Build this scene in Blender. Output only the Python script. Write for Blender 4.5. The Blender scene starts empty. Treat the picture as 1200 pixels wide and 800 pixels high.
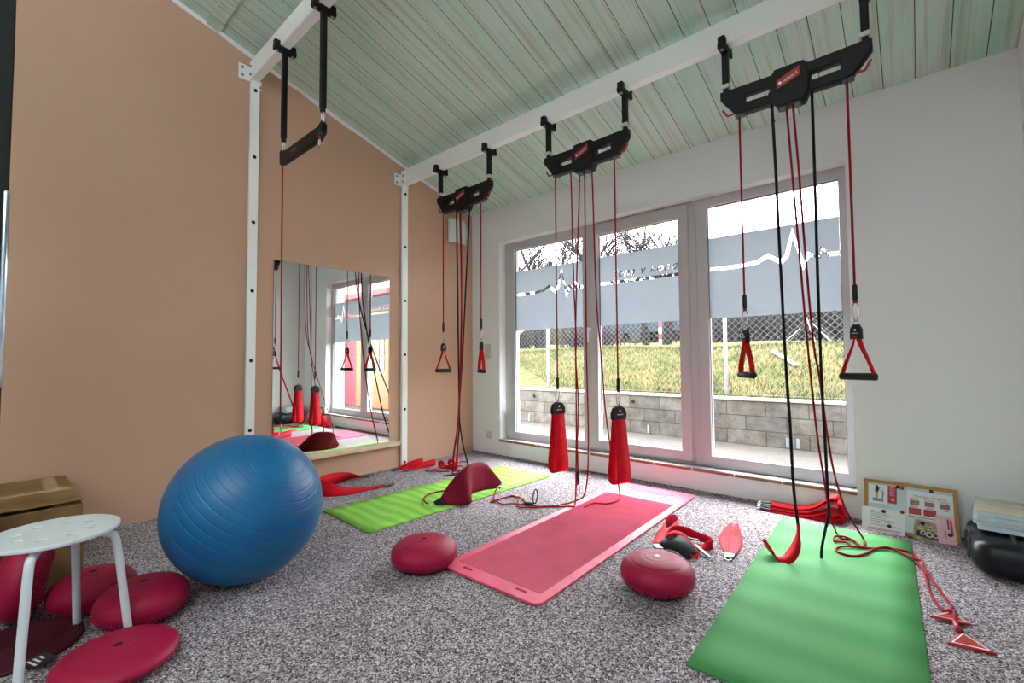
import bpy, bmesh, math, random
from mathutils import Vector, Matrix
from math import sin, cos, pi, radians
S = bpy.context.scene
COL = S.collection
V = Vector

# ------------------------------------------------------------------ materials
def _new(name):
    m = bpy.data.materials.new(name); m.use_nodes = True
    nt = m.node_tree; b = nt.nodes['Principled BSDF']
    return m, nt, b
def N(nt, t, **kw):
    n = nt.nodes.new(t)
    for k, v in kw.items():
        if k.startswith('i_'): n.inputs[k[2:].replace('_', ' ')].default_value = v
        else: setattr(n, k, v)
    return n
def L(nt, a, b): nt.links.new(a, b)
def srgb(r, g, b):
    f = lambda c: (c/255/12.92) if c/255 <= .04045 else ((c/255+.055)/1.055)**2.4
    return (f(r), f(g), f(b), 1)
def ramp(nt, fac, stops):
    r = N(nt, 'ShaderNodeValToRGB'); e = r.color_ramp.elements
    while len(e) > 1: e.remove(e[-1])
    e[0].position = stops[0][0]; e[0].color = stops[0][1]
    for p, c in stops[1:]:
        x = e.new(p); x.color = c
    L(nt, fac, r.inputs['Fac']); return r
def coords(nt, scale=(1, 1, 1), src='Object'):
    tc = N(nt, 'ShaderNodeTexCoord'); mp = N(nt, 'ShaderNodeMapping')
    mp.inputs['Scale'].default_value = scale
    L(nt, tc.outputs[src], mp.inputs['Vector']); return mp.outputs['Vector']
def noise(nt, vec, scale, detail=3, rough=.5):
    n = N(nt, 'ShaderNodeTexNoise'); n.inputs['Scale'].default_value = scale
    n.inputs['Detail'].default_value = detail; n.inputs['Roughness'].default_value = rough
    L(nt, vec, n.inputs['Vector']); return n
def bump(nt, b, h, strength=.2, dist=.002):
    n = N(nt, 'ShaderNodeBump'); n.inputs['Strength'].default_value = strength; n.inputs['Distance'].default_value = dist
    L(nt, h, n.inputs['Height']); L(nt, n.outputs['Normal'], b.inputs['Normal'])
def plain(name, c, rough=.6, metal=0, vary=.06, scale=30, bmp=0, sheen=0, spec=None):
    m, nt, b = _new(name)
    v = coords(nt); n = noise(nt, v, scale)
    d = tuple(max(0, x*(1-vary)) for x in c[:3])+(1,); h = tuple(min(1, x*(1+vary)) for x in c[:3])+(1,)
    r = ramp(nt, n.outputs['Fac'], [(.3, d), (.7, h)])
    L(nt, r.outputs['Color'], b.inputs['Base Color'])
    b.inputs['Roughness'].default_value = rough; b.inputs['Metallic'].default_value = metal
    if spec is not None: b.inputs['Specular IOR Level'].default_value = spec
    if sheen: b.inputs['Sheen Weight'].default_value = sheen
    if bmp:
        n2 = noise(nt, v, scale*8, 2); bump(nt, b, n2.outputs['Fac'], bmp)
    return m

M = {}
M['white_paint'] = plain('white_paint', srgb(244, 245, 245), .35, vary=.01)
M['pvc'] = plain('pvc', srgb(188, 185, 189), .3, vary=.01)
M['gasket'] = plain('gasket', srgb(28, 32, 38), .5)
M['black'] = plain('black_metal', srgb(11, 11, 12), .5, spec=.3)
M['black_rubber'] = plain('black_rubber', srgb(24, 25, 28), .7)
M['black_gloss'] = plain('black_gloss', srgb(13, 17, 24), .32, spec=.35)
M['grey_plastic'] = plain('grey_plastic', srgb(60, 74, 84), .4)
M['steel'] = plain('steel', srgb(200, 200, 205), .25, 1)
M['galv'] = plain('galvanised', srgb(150, 160, 165), .45, .8)
M['clip_white'] = plain('clip_white', srgb(205, 203, 198), .45)
M['red_plastic'] = plain('red_plastic', srgb(170, 26, 34), .4)
M['label_white'] = plain('label_white', srgb(240, 240, 240), .5)
M['wood'] = plain('pale_wood', srgb(214, 196, 164), .55, vary=.12, scale=12)
M['oak'] = plain('oak_frame', srgb(166, 118, 44), .55, vary=.12, scale=15)
M['book'] = plain('book_cover', srgb(188, 178, 160), .5)
M['page'] = plain('book_page', srgb(196, 212, 220), .5)
M['paper'] = plain('paper', srgb(222, 226, 230), .6, vary=.01)
M['paper_pink'] = plain('paper_pink', srgb(226, 180, 190), .55, vary=.12, scale=20)
M['ink_red'] = plain('ink_red', srgb(168, 28, 48), .5)
M['ink_grey'] = plain('ink_grey', srgb(130, 135, 142), .6)
M['ink_dark'] = plain('ink_dark', srgb(38, 34, 36), .6)
M['board_face'] = plain('board_face', srgb(176, 190, 196), .3, vary=.01)
M['photo_food'] = plain('photo_food', srgb(150, 128, 78), .4, vary=.75, scale=70)
M['photo_mix'] = plain('photo_mix', srgb(140, 84, 76), .4, vary=.8, scale=120)
M['skin_print'] = plain('skin_print', srgb(176, 130, 100), .5)
M['stool'] = plain('stool_paint', srgb(214, 224, 230), .3, vary=.01)
M['tape'] = plain('tape', srgb(176, 148, 112), .18, vary=.08, scale=8)
M['switch'] = plain('switch_white', srgb(206, 204, 202), .35, vary=.01)
M['glass_shade'] = plain('opal_glass', srgb(206, 214, 212), .2, vary=.01)
M['post_white'] = plain('fence_post_white', srgb(150, 156, 160), .5)
M['wire'] = plain('fence_wire', srgb(104, 108, 110), .6, 0)
M['bark'] = plain('bark', srgb(34, 30, 29), .9, vary=.25, scale=6, spec=.1)
M['twig'] = plain('twig', srgb(46, 40, 40), .9, vary=.3, scale=5, spec=.1)
M['plank'] = plain('pale_plank', srgb(130, 124, 112), .7)
M['cream'] = plain('cream_render', srgb(150, 142, 122), .9, vary=.04, scale=4)
M['orange_wood'] = plain('orange_wood', srgb(140, 78, 32), .5, vary=.12, scale=10)
M['pipe_grey'] = plain('pipe_grey', srgb(140, 160, 168), .4)
M['roof_red'] = plain('roof_red', srgb(96, 24, 28), .6)
M['blue'] = plain('blue_paint', srgb(16, 34, 48), .7, vary=.3, scale=2)
M['dark_pane'] = plain('dark_pane', srgb(50, 66, 52), .12, vary=.3, scale=6)
M['chrome'] = plain('chrome', srgb(190, 205, 220), .18, 1)

def webbing(name, c, rough=.75):
    m, nt, b = _new(name)
    v = coords(nt); n = noise(nt, v, 14)
    r = ramp(nt, n.outputs['Fac'], [(.3, tuple(x*.86 for x in c[:3])+(1,)), (.7, tuple(min(1, x*1.12) for x in c[:3])+(1,))])
    L(nt, r.outputs['Color'], b.inputs['Base Color']); b.inputs['Roughness'].default_value = rough
    b.inputs['Specular IOR Level'].default_value = .2
    n2 = noise(nt, v, 700, 1); bump(nt, b, n2.outputs['Fac'], .25, .001)
    return m
M['red_web'] = webbing('red_webbing', srgb(196, 10, 30))
M['pink_web'] = webbing('coral_webbing', srgb(216, 60, 76))
M['maroon'] = webbing('maroon_neoprene', srgb(116, 6, 34))
M['red_rope'] = webbing('red_rope', srgb(150, 14, 30))
M['black_rope'] = webbing('black_rope', srgb(26, 30, 36))
M['cushion'] = plain('cushion_vinyl', srgb(160, 16, 60), .5, vary=.06, scale=8, bmp=.1, spec=.3)
M['cushion_dark'] = plain('cushion_vinyl_dark', srgb(70, 12, 30), .55, vary=.1, scale=8, spec=.3)

def mat_ball():
    m, nt, b = _new('ball_vinyl')
    b.inputs['Base Color'].default_value = srgb(40, 122, 180)
    b.inputs['Roughness'].default_value = .36
    v = coords(nt); n = noise(nt, v, 5)
    r = ramp(nt, n.outputs['Fac'], [(.3, srgb(4, 92, 146)), (.7, srgb(10, 110, 164))])
    L(nt, r.outputs['Color'], b.inputs['Base Color'])
    return m
M['ball'] = mat_ball()

def mat_wall(name, c, sc=500, vary=.07, bs=.25):
    m, nt, b = _new(name)
    v = coords(nt); n = noise(nt, v, 1.3, 3); n2 = noise(nt, v, sc, 2, .7)
    r = ramp(nt, n.outputs['Fac'], [(.25, tuple(x*(1-vary*.6) for x in c[:3])+(1,)), (.75, tuple(min(1, x*(1+vary*.6)) for x in c[:3])+(1,))])
    mx = N(nt, 'ShaderNodeMix', data_type='RGBA', blend_type='OVERLAY'); mx.inputs['Factor'].default_value = .16
    L(nt, r.outputs['Color'], mx.inputs[6]); L(nt, n2.outputs['Fac'], mx.inputs[7])
    L(nt, mx.outputs[2], b.inputs['Base Color']); b.inputs['Roughness'].default_value = .85
    b.inputs['Specular IOR Level'].default_value = .25
    bump(nt, b, n2.outputs['Fac'], bs, .002)
    return m
M['tan_wall'] = mat_wall('tan_wallpaper', srgb(199, 161, 138))
M['white_wall'] = mat_wall('white_plaster', srgb(232, 234, 237), 260, .03, .3)

def mat_carpet():
    m, nt, b = _new('carpet')
    v = coords(nt); n3 = noise(nt, v, 2.2, 3)
    vo = N(nt, 'ShaderNodeTexVoronoi'); vo.inputs['Scale'].default_value = 185; L(nt, v, vo.inputs['Vector'])
    vo2 = N(nt, 'ShaderNodeTexVoronoi'); vo2.inputs['Scale'].default_value = 320; L(nt, v, vo2.inputs['Vector'])
    sp = N(nt, 'ShaderNodeSeparateColor'); L(nt, vo.outputs['Color'], sp.inputs[0]); sp2 = N(nt, 'ShaderNodeSeparateColor'); L(nt, vo2.outputs['Color'], sp2.inputs[0])
    n = N(nt, 'ShaderNodeMath', operation='MULTIPLY_ADD'); n.inputs[1].default_value = .65; L(nt, sp.outputs[0], n.inputs[0])
    hf = N(nt, 'ShaderNodeMath', operation='MULTIPLY'); hf.inputs[1].default_value = .35; L(nt, sp2.outputs[0], hf.inputs[0]); L(nt, hf.outputs[0], n.inputs[2])
    r = ramp(nt, n.outputs[0], [(.12, srgb(46, 36, 36)), (.30, srgb(96, 82, 84)), (.5, srgb(142, 130, 136)), (.70, srgb(178, 170, 178)), (.9, srgb(232, 228, 234))])
    r3 = ramp(nt, n3.outputs['Fac'], [(.3, (.9, .9, .9, 1)), (.7, (1, 1, 1, 1))])
    mx = N(nt, 'ShaderNodeMix', data_type='RGBA', blend_type='MULTIPLY'); mx.inputs['Factor'].default_value = 1
    L(nt, r.outputs['Color'], mx.inputs[6]); L(nt, r3.outputs['Color'], mx.inputs[7])
    L(nt, mx.outputs[2], b.inputs['Base Color']); b.inputs['Roughness'].default_value = .95
    b.inputs['Specular IOR Level'].default_value = .1
    bump(nt, b, n.outputs[0], .6, .004)
    return m
M['carpet'] = mat_carpet()

def mat_ceiling():
    m, nt, b = _new('stained_boards')
    tc = N(nt, 'ShaderNodeTexCoord'); sx = N(nt, 'ShaderNodeSeparateXYZ'); L(nt, tc.outputs['Object'], sx.inputs[0])
    # boards run up the slope: pitch .145 m across x
    off = N(nt, 'ShaderNodeMath', operation='ADD'); off.inputs[1].default_value = 10.145*1-.001-2.546+.0
    L(nt, sx.outputs['X'], off.inputs[0])
    dv = N(nt, 'ShaderNodeMath', operation='DIVIDE'); dv.inputs[1].default_value = .1455; L(nt, off.outputs[0], dv.inputs[0])
    fl = N(nt, 'ShaderNodeMath', operation='FLOOR'); L(nt, dv.outputs[0], fl.inputs[0])
    fr = N(nt, 'ShaderNodeMath', operation='FRACT'); L(nt, dv.outputs[0], fr.inputs[0])
    wn = N(nt, 'ShaderNodeTexWhiteNoise', noise_dimensions='1D'); L(nt, fl.outputs[0], wn.inputs['W'])
    mp = N(nt, 'ShaderNodeMapping'); mp.inputs['Scale'].default_value = (26, .55, .55); L(nt, tc.outputs['Object'], mp.inputs['Vector'])
    cm = N(nt, 'ShaderNodeCombineXYZ'); L(nt, wn.outputs['Value'], cm.inputs['Y'])
    mu = N(nt, 'ShaderNodeVectorMath', operation='SCALE'); mu.inputs['Scale'].default_value = 40; L(nt, cm.outputs[0], mu.inputs[0])
    ad = N(nt, 'ShaderNodeVectorMath', operation='ADD'); L(nt, mp.outputs[0], ad.inputs[0]); L(nt, mu.outputs[0], ad.inputs[1])
    n = noise(nt, ad.outputs[0], 1.6, 5, .65)
    r = ramp(nt, n.outputs['Fac'], [(.28, srgb(172, 184, 170)), (.42, srgb(196, 210, 198)), (.52, srgb(208, 226, 216)), (.62, srgb(186, 224, 208)), (.75, srgb(222, 226, 216))])
    # patchy green tint
    mp2 = N(nt, 'ShaderNodeMapping'); mp2.inputs['Scale'].default_value = (3.5, .9, .9); L(nt, tc.outputs['Object'], mp2.inputs['Vector'])
    n2 = noise(nt, mp2.outputs[0], 1.0, 4, .6)
    r2 = ramp(nt, n2.outputs['Fac'], [(.45, (0, 0, 0, 1)), (.72, (1, 1, 1, 1))])
    mx = N(nt, 'ShaderNodeMix', data_type='RGBA'); L(nt, r2.outputs['Color'], mx.inputs['Factor'])
    L(nt, r.outputs['Color'], mx.inputs[6]); mx.inputs[7].default_value = srgb(120, 196, 162)
    mm = N(nt, 'ShaderNodeMath', operation='MULTIPLY'); mm.inputs[1].default_value = .45; L(nt, r2.outputs['Color'], mm.inputs[0]); L(nt, mm.outputs[0], mx.inputs['Factor'])
    # seams
    s1 = N(nt, 'ShaderNodeMath', operation='LESS_THAN'); s1.inputs[1].default_value = .028; L(nt, fr.outputs[0], s1.inputs[0])
    mx2 = N(nt, 'ShaderNodeMix', data_type='RGBA'); L(nt, s1.outputs[0], mx2.inputs['Factor'])
    L(nt, mx.outputs[2], mx2.inputs[6]); mx2.inputs[7].default_value = srgb(52, 60, 50)
    # dark knots
    vo = N(nt, 'ShaderNodeTexVoronoi'); vo.inputs['Scale'].default_value = 3.2; L(nt, tc.outputs['Object'], vo.inputs['Vector'])
    kn = N(nt, 'ShaderNodeMath', operation='LESS_THAN'); kn.inputs[1].default_value = .022; L(nt, vo.outputs['Distance'], kn.inputs[0])
    mx3 = N(nt, 'ShaderNodeMix', data_type='RGBA'); L(nt, kn.outputs[0], mx3.inputs['Factor'])
    L(nt, mx2.outputs[2], mx3.inputs[6]); mx3.inputs[7].default_value = srgb(70, 62, 50)
    L(nt, mx3.outputs[2], b.inputs['Base Color']); b.inputs['Roughness'].default_value = .6
    iv = N(nt, 'ShaderNodeMath', operation='SUBTRACT'); iv.inputs[0].default_value = 1; L(nt, s1.outputs[0], iv.inputs[1])
    bump(nt, b, iv.outputs[0], .6, .006)
    return m
M['boards'] = mat_ceiling()

def mat_yoga(name, c1, c2, waves):
    m, nt, b = _new(name)
    v = coords(nt, (1, 1, 1)); n = noise(nt, v, 3, 3)
    w = N(nt, 'ShaderNodeTexWave', wave_type='BANDS', bands_direction='Y'); w.inputs['Scale'].default_value = waves; w.inputs['Distortion'].default_value = 4; w.inputs['Detail'].default_value = 2
    L(nt, v, w.inputs['Vector'])
    mth = N(nt, 'ShaderNodeMath', operation='MULTIPLY_ADD'); mth.inputs[1].default_value = .5; L(nt, w.outputs['Fac'], mth.inputs[0])
    hf = N(nt, 'ShaderNodeMath', operation='MULTIPLY'); hf.inputs[1].default_value = .5; L(nt, n.outputs['Fac'], hf.inputs[0]); L(nt, hf.outputs[0], mth.inputs[2])
    r = ramp(nt, mth.outputs[0], [(.2, c1), (.75, c2)])
    L(nt, r.outputs['Color'], b.inputs['Base Color']); b.inputs['Roughness'].default_value = .7; b.inputs['Specular IOR Level'].default_value = .15
    ck = N(nt, 'ShaderNodeTexVoronoi'); ck.inputs['Scale'].default_value = 220; L(nt, v, ck.inputs['Vector'])
    bump(nt, b, ck.outputs['Distance'], .5, .002)
    return m
M['mat_lime'] = mat_yoga('lime_foam', srgb(122, 184, 62), srgb(148, 206, 94), 3.2)
M['mat_green'] = mat_yoga('green_foam', srgb(70, 142, 82), srgb(88, 156, 98), 1.2)
def mat_red():
    m, nt, b = _new('ribbed_red_foam')
    v = coords(nt); n = noise(nt, v, 6, 4, .6)
    r = ramp(nt, n.outputs['Fac'], [(.32, srgb(222, 66, 100)), (.55, srgb(232, 88, 120)), (.75, srgb(236, 112, 140))])
    L(nt, r.outputs['Color'], b.inputs['Base Color']); b.inputs['Roughness'].default_value = .5
    return m
M['mat_red'] = mat_red()
M['rib_red'] = plain('rib_red', srgb(226, 104, 136), .38, vary=.08, scale=8, spec=.6)

def mat_card():
    m, nt, b = _new('cardboard')
    v = coords(nt); n = noise(nt, v, 5, 4)
    r = ramp(nt, n.outputs['Fac'], [(.3, srgb(128, 98, 64)), (.7, srgb(150, 120, 82))])
    L(nt, r.outputs['Color'], b.inputs['Base Color']); b.inputs['Roughness'].default_value = .9; b.inputs['Specular IOR Level'].default_value = .15
    w = N(nt, 'ShaderNodeTexWave'); w.inputs['Scale'].default_value = 60; L(nt, v, w.inputs['Vector'])
    bump(nt, b, w.outputs['Fac'], .08, .002); return m
M['card'] = mat_card()

def mat_blocks():
    m, nt, b = _new('concrete_blocks')
    tc = N(nt, 'ShaderNodeTexCoord'); sx = N(nt, 'ShaderNodeSeparateXYZ'); L(nt, tc.outputs['Object'], sx.inputs[0])
    cb = N(nt, 'ShaderNodeCombineXYZ'); L(nt, sx.outputs['X'], cb.inputs['X']); L(nt, sx.outputs['Z'], cb.inputs['Y'])
    br = N(nt, 'ShaderNodeTexBrick'); br.inputs['Scale'].default_value = 1; br.inputs['Brick Width'].default_value = .42; br.inputs['Row Height'].default_value = .168
    br.inputs['Mortar Size'].default_value = .006; br.inputs['Color1'].default_value = srgb(106, 99, 90); br.inputs['Color2'].default_value = srgb(88, 84, 78); br.inputs['Mortar'].default_value = srgb(62, 57, 51)
    L(nt, cb.outputs[0], br.inputs['Vector'])
    n = noise(nt, tc.outputs['Object'], 7, 5, .7)
    r = ramp(nt, n.outputs['Fac'], [(.35, srgb(150, 140, 128)), (.62, (1, 1, 1, 1))])
    mx = N(nt, 'ShaderNodeMix', data_type='RGBA', blend_type='MULTIPLY'); mx.inputs['Factor'].default_value = .75
    L(nt, br.outputs['Color'], mx.inputs[6]); L(nt, r.outputs['Color'], mx.inputs[7]); L(nt, mx.outputs[2], b.inputs['Base Color'])
    b.inputs['Roughness'].default_value = .9
    iv = N(nt, 'ShaderNodeMath', operation='SUBTRACT'); iv.inputs[0].default_value = 1; L(nt, br.outputs['Fac'], iv.inputs[1])
    bump(nt, b, iv.outputs[0], .7, .01); return m
M['blocks'] = mat_blocks()
def mat_paving():
    m, nt, b = _new('paving_bricks')
    v = coords(nt); br = N(nt, 'ShaderNodeTexBrick'); br.inputs['Scale'].default_value = 1; br.inputs['Brick Width'].default_value = .2; br.inputs['Row Height'].default_value = .1
    br.inputs['Mortar Size'].default_value = .004; br.inputs['Color1'].default_value = srgb(78, 74, 67); br.inputs['Color2'].default_value = srgb(69, 65, 60); br.inputs['Mortar'].default_value = srgb(62, 58, 52)
    L(nt, v, br.inputs['Vector']); L(nt, br.outputs['Color'], b.inputs['Base Color']); b.inputs['Roughness'].default_value = .9
    return m
M['paving'] = mat_paving()
def mat_grass(name, cs):
    m, nt, b = _new(name)
    v = coords(nt); n = noise(nt, v, 2.5, 6, .7)
    r = ramp(nt, n.outputs['Fac'], cs); L(nt, r.outputs['Color'], b.inputs['Base Color']); b.inputs['Roughness'].default_value = .95; b.inputs['Specular IOR Level'].default_value = .1
    return m
GS = [(.3, srgb(40, 52, 12)), (.45, srgb(62, 64, 26)), (.58, srgb(84, 74, 42)), (.72, srgb(66, 72, 26))]
M['turf'] = mat_grass('turf', GS)
M['blade'] = mat_grass('grass_blades', GS)
def mat_siding():
    m, nt, b = _new('red_siding')
    tc = N(nt, 'ShaderNodeTexCoord'); sx = N(nt, 'ShaderNodeSeparateXYZ'); L(nt, tc.outputs['Object'], sx.inputs[0])
    d = N(nt, 'ShaderNodeMath', operation='DIVIDE'); d.inputs[1].default_value = .125; L(nt, sx.outputs['Z'], d.inputs[0])
    f = N(nt, 'ShaderNodeMath', operation='FRACT'); L(nt, d.outputs[0], f.inputs[0])
    r = ramp(nt, f.outputs[0], [(.0, srgb(70, 18, 24)), (.06, srgb(70, 18, 24)), (.1, srgb(132, 40, 52)), (1, srgb(140, 48, 60))])
    L(nt, r.outputs['Color'], b.inputs['Base Color']); b.inputs['Roughness'].default_value = .7; return m
M['siding'] = mat_siding()
def mat_sill():
    m, nt, b = _new('sill_tiles')
    tc = N(nt, 'ShaderNodeTexCoord'); sx = N(nt, 'ShaderNodeSeparateXYZ'); L(nt, tc.outputs['Object'], sx.inputs[0])
    d = N(nt, 'ShaderNodeMath', operation='DIVIDE'); d.inputs[1].default_value = .3; L(nt, sx.outputs['X'], d.inputs[0])
    f = N(nt, 'ShaderNodeMath', operation='FRACT'); L(nt, d.outputs[0], f.inputs[0])
    r = ramp(nt, f.outputs[0], [(0, srgb(222, 216, 208)), (.02, srgb(140, 104, 84)), (1, srgb(150, 112, 92))]); r.color_ramp.interpolation = 'CONSTANT'
    n = noise(nt, tc.outputs['Object'], 14, 4)
    mx = N(nt, 'ShaderNodeMix', data_type='RGBA', blend_type='OVERLAY'); mx.inputs['Factor'].default_value = .4
    L(nt, r.outputs['Color'], mx.inputs[6]); L(nt, n.outputs['Fac'], mx.inputs[7]); L(nt, mx.outputs[2], b.inputs['Base Color'])
    b.inputs['Roughness'].default_value = .16; return m
M['sill'] = mat_sill()
def mat_glass():
    m = bpy.data.materials.new('window_glass'); m.use_nodes = True; nt = m.node_tree; nt.nodes.clear()
    o = N(nt, 'ShaderNodeOutputMaterial'); t = N(nt, 'ShaderNodeBsdfTransparent'); g = N(nt, 'ShaderNodeBsdfGlossy'); g.inputs['Roughness'].default_value = .02
    t.inputs['Color'].default_value = (.97, .985, .98, 1)
    lw = N(nt, 'ShaderNodeLayerWeight'); pw = N(nt, 'ShaderNodeMath', operation='POWER'); pw.inputs[1].default_value = 5; L(nt, lw.outputs['Facing'], pw.inputs[0])
    ma = N(nt, 'ShaderNodeMath', operation='MULTIPLY_ADD'); ma.inputs[1].default_value = .6; ma.inputs[2].default_value = .02; L(nt, pw.outputs[0], ma.inputs[0])
    mx = N(nt, 'ShaderNodeMixShader'); L(nt, ma.outputs[0], mx.inputs[0]); L(nt, t.outputs[0], mx.inputs[1]); L(nt, g.outputs[0], mx.inputs[2]); L(nt, mx.outputs[0], o.inputs['Surface'])
    return m
M['glass'] = mat_glass()
def mat_film():
    m = bpy.data.materials.new('frosted_film'); m.use_nodes = True; nt = m.node_tree; nt.nodes.clear()
    o = N(nt, 'ShaderNodeOutputMaterial'); t = N(nt, 'ShaderNodeBsdfTranslucent'); d = N(nt, 'ShaderNodeBsdfDiffuse')
    v = coords(nt); n = noise(nt, v, 3); r = ramp(nt, n.outputs['Fac'], [(.3, srgb(150, 154, 158)), (.7, srgb(154, 158, 162))])
    L(nt, r.outputs['Color'], t.inputs['Color']); L(nt, r.outputs['Color'], d.inputs['Color'])
    mx = N(nt, 'ShaderNodeMixShader'); mx.inputs[0].default_value = .15
    L(nt, t.outputs[0], mx.inputs[1]); L(nt, d.outputs[0], mx.inputs[2]); L(nt, mx.outputs[0], o.inputs['Surface'])
    return m
M['film'] = mat_film()
def mat_mirror():
    m, nt, b = _new('mirror_silver'); b.inputs['Base Color'].default_value = (.86, .9, .88, 1); b.inputs['Metallic'].default_value = 1; b.inputs['Roughness'].default_value = 0
    v = coords(nt); n = noise(nt, v, 2); r = ramp(nt, n.outputs['Fac'], [(.3, (.85, .89, .87, 1)), (.7, (.87, .91, .89, 1))]); L(nt, r.outputs['Color'], b.inputs['Base Color'])
    return m
M['mirror'] = mat_mirror()
def mat_emit(name, c, s):
    m, nt, b = _new(name); b.inputs['Emission Color'].default_value = c; b.inputs['Emission Strength'].default_value = s
    return m
M['lamp'] = mat_emit('fill_diffuser', (.97, .98, 1, 1), 2.6); M['fill_up'] = mat_emit('fill_upper_diffuser', (.97, .98, 1, 1), 7.5)  # glow of the added fill lights, stronger upwards to lift the ceiling

# ------------------------------------------------------------------ object helpers
def thing(name, label, cat, loc=(0, 0, 0), group=None, rotz=0):
    o = bpy.data.objects.new(name, None); COL.objects.link(o); o.empty_display_size = .05
    o.location = loc; o.rotation_euler = (0, 0, rotz); o['label'] = label; o['category'] = cat
    if group: o['group'] = group
    return o
def tag(o, label, cat, group=None, kind=None):
    o['label'] = label; o['category'] = cat
    if group: o['group'] = group
    if kind: o['kind'] = kind
    return o
def struct(o): o['kind'] = 'structure'; return o
def mesh_of(bm, name):
    me = bpy.data.meshes.new(name); bmesh.ops.recalc_face_normals(bm, faces=bm.faces); bm.to_mesh(me); bm.free(); return me
def obj(name, bm, mat, parent=None, smooth=False, world=False, label=None, bevel=0):
    """link one mesh object; world=True: verts are world coordinates, shifted to the parent's base"""
    me = bm if isinstance(bm, bpy.types.Mesh) else mesh_of(bm, name)
    mats = mat if isinstance(mat, list) else [mat]
    for m in mats: me.materials.append(M[m])
    o = bpy.data.objects.new(name, me); COL.objects.link(o)
    if parent is not None:
        o.parent = parent
        if world:
            p = parent; t = V((0, 0, 0))
            while p: t += p.location; p = p.parent
            me.transform(Matrix.Translation(-t))
    if smooth:
        for p in me.polygons: p.use_smooth = True
    if bevel:
        md = o.modifiers.new('bevel', 'BEVEL'); md.width = bevel; md.segments = 2; md.limit_method = 'ANGLE'; md.angle_limit = radians(40)
    if label: o['label'] = label
    return o
def own(o):
    """put a one-mesh thing's origin at the base of its own geometry"""
    me = o.data; vs = [v.co for v in me.vertices]
    c = V(((min(v.x for v in vs)+max(v.x for v in vs))/2, (min(v.y for v in vs)+max(v.y for v in vs))/2, min(v.z for v in vs)))
    me.transform(Matrix.Translation(-c)); o.location = c; return o
def dup(root, loc, label, rotz=None):
    r = root.copy(); COL.objects.link(r); r.location = loc; r['label'] = label
    if rotz is not None: r.rotation_euler = (0, 0, rotz)
    for ch in list(root.children):
        c = ch.copy(); COL.objects.link(c); c.parent = r
        for g in ch.children:
            d = g.copy(); COL.objects.link(d); d.parent = c
    return r
def B(): return bmesh.new()
def box(bm, x0, x1, y0, y1, z0, z1, mtx=None):
    vs = [bm.verts.new((x, y, z)) for x in (x0, x1) for y in (y0, y1) for z in (z0, z1)]
    for f in ((0, 1, 3, 2), (4, 6, 7, 5), (0, 4, 5, 1), (2, 3, 7, 6), (0, 2, 6, 4), (1, 5, 7, 3)): bm.faces.new([vs[i] for i in f])
    if mtx: bmesh.ops.transform(bm, matrix=mtx, verts=vs)
    return bm
def spline(pts, n=6, closed=False):
    P = [V(p) for p in pts]
    if len(P) < 3: return P
    out = []; m = len(P)
    rng = range(m if closed else m-1)
    for i in rng:
        g = (lambda k: P[k % m]) if closed else (lambda k: P[max(0, min(m-1, k))])
        p0, p1, p2, p3 = g(i-1), g(i), g(i+1), g(i+2)
        for k in range(n):
            t = k/n
            out.append(.5*((2*p1)+(p2-p0)*t+(2*p0-5*p1+4*p2-p3)*t*t+(3*p1-p0-3*p2+p3)*t**3))
    if not closed: out.append(P[-1].copy())
    return out
def tube(bm, pts, r, seg=8, closed=False, cap=True):
    P = [V(p) for p in pts]; n = len(P); rad = r if isinstance(r, (list, tuple)) else [r]*n
    def tan(i):
        if closed: return (P[(i+1) % n]-P[(i-1) % n]).normalized()
        return (P[min(n-1, i+1)]-P[max(0, i-1)]).normalized()
    t = tan(0); up = V((0, 0, 1)) if abs(t.z) < .9 else V((1, 0, 0)); a = t.cross(up).normalized(); rings = []
    for i in range(n):
        t = tan(i); a = (a-t*a.dot(t))
        a = a.normalized() if a.length > 1e-6 else t.orthogonal().normalized()
        b = t.cross(a)
        rings.append([bm.verts.new(P[i]+(a*cos(2*pi*k/seg)+b*sin(2*pi*k/seg))*rad[i]) for k in range(seg)])
    for i in range(n if closed else n-1):
        r0, r1 = rings[i], rings[(i+1) % n]
        for k in range(seg): bm.faces.new((r0[k], r0[(k+1) % seg], r1[(k+1) % seg], r1[k]))
    if cap and not closed:
        bm.faces.new(rings[0][::-1]); bm.faces.new(rings[-1])
    return bm
def cyl(bm, a, b, r, seg=16, r2=None):
    return tube(bm, [a, b], [r, r if r2 is None else r2], seg)
def lathe(bm, prof, seg=48, mtx=None):
    vs = []; rings = []
    for r, z in prof:
        if r < 1e-6: ring = [bm.verts.new((0, 0, z))]
        else: ring = [bm.verts.new((r*cos(2*pi*k/seg), r*sin(2*pi*k/seg), z)) for k in range(seg)]
        rings.append(ring); vs += ring
    for a, b in zip(rings, rings[1:]):
        for k in range(seg):
            q = [a[k % len(a)], a[(k+1) % len(a)], b[(k+1) % len(b)], b[k % len(b)]]
            u = []
            for x in q:
                if x not in u: u.append(x)
            if len(u) > 2: bm.faces.new(u)
    if mtx: bmesh.ops.transform(bm, matrix=mtx, verts=vs)
    return bm
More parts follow.
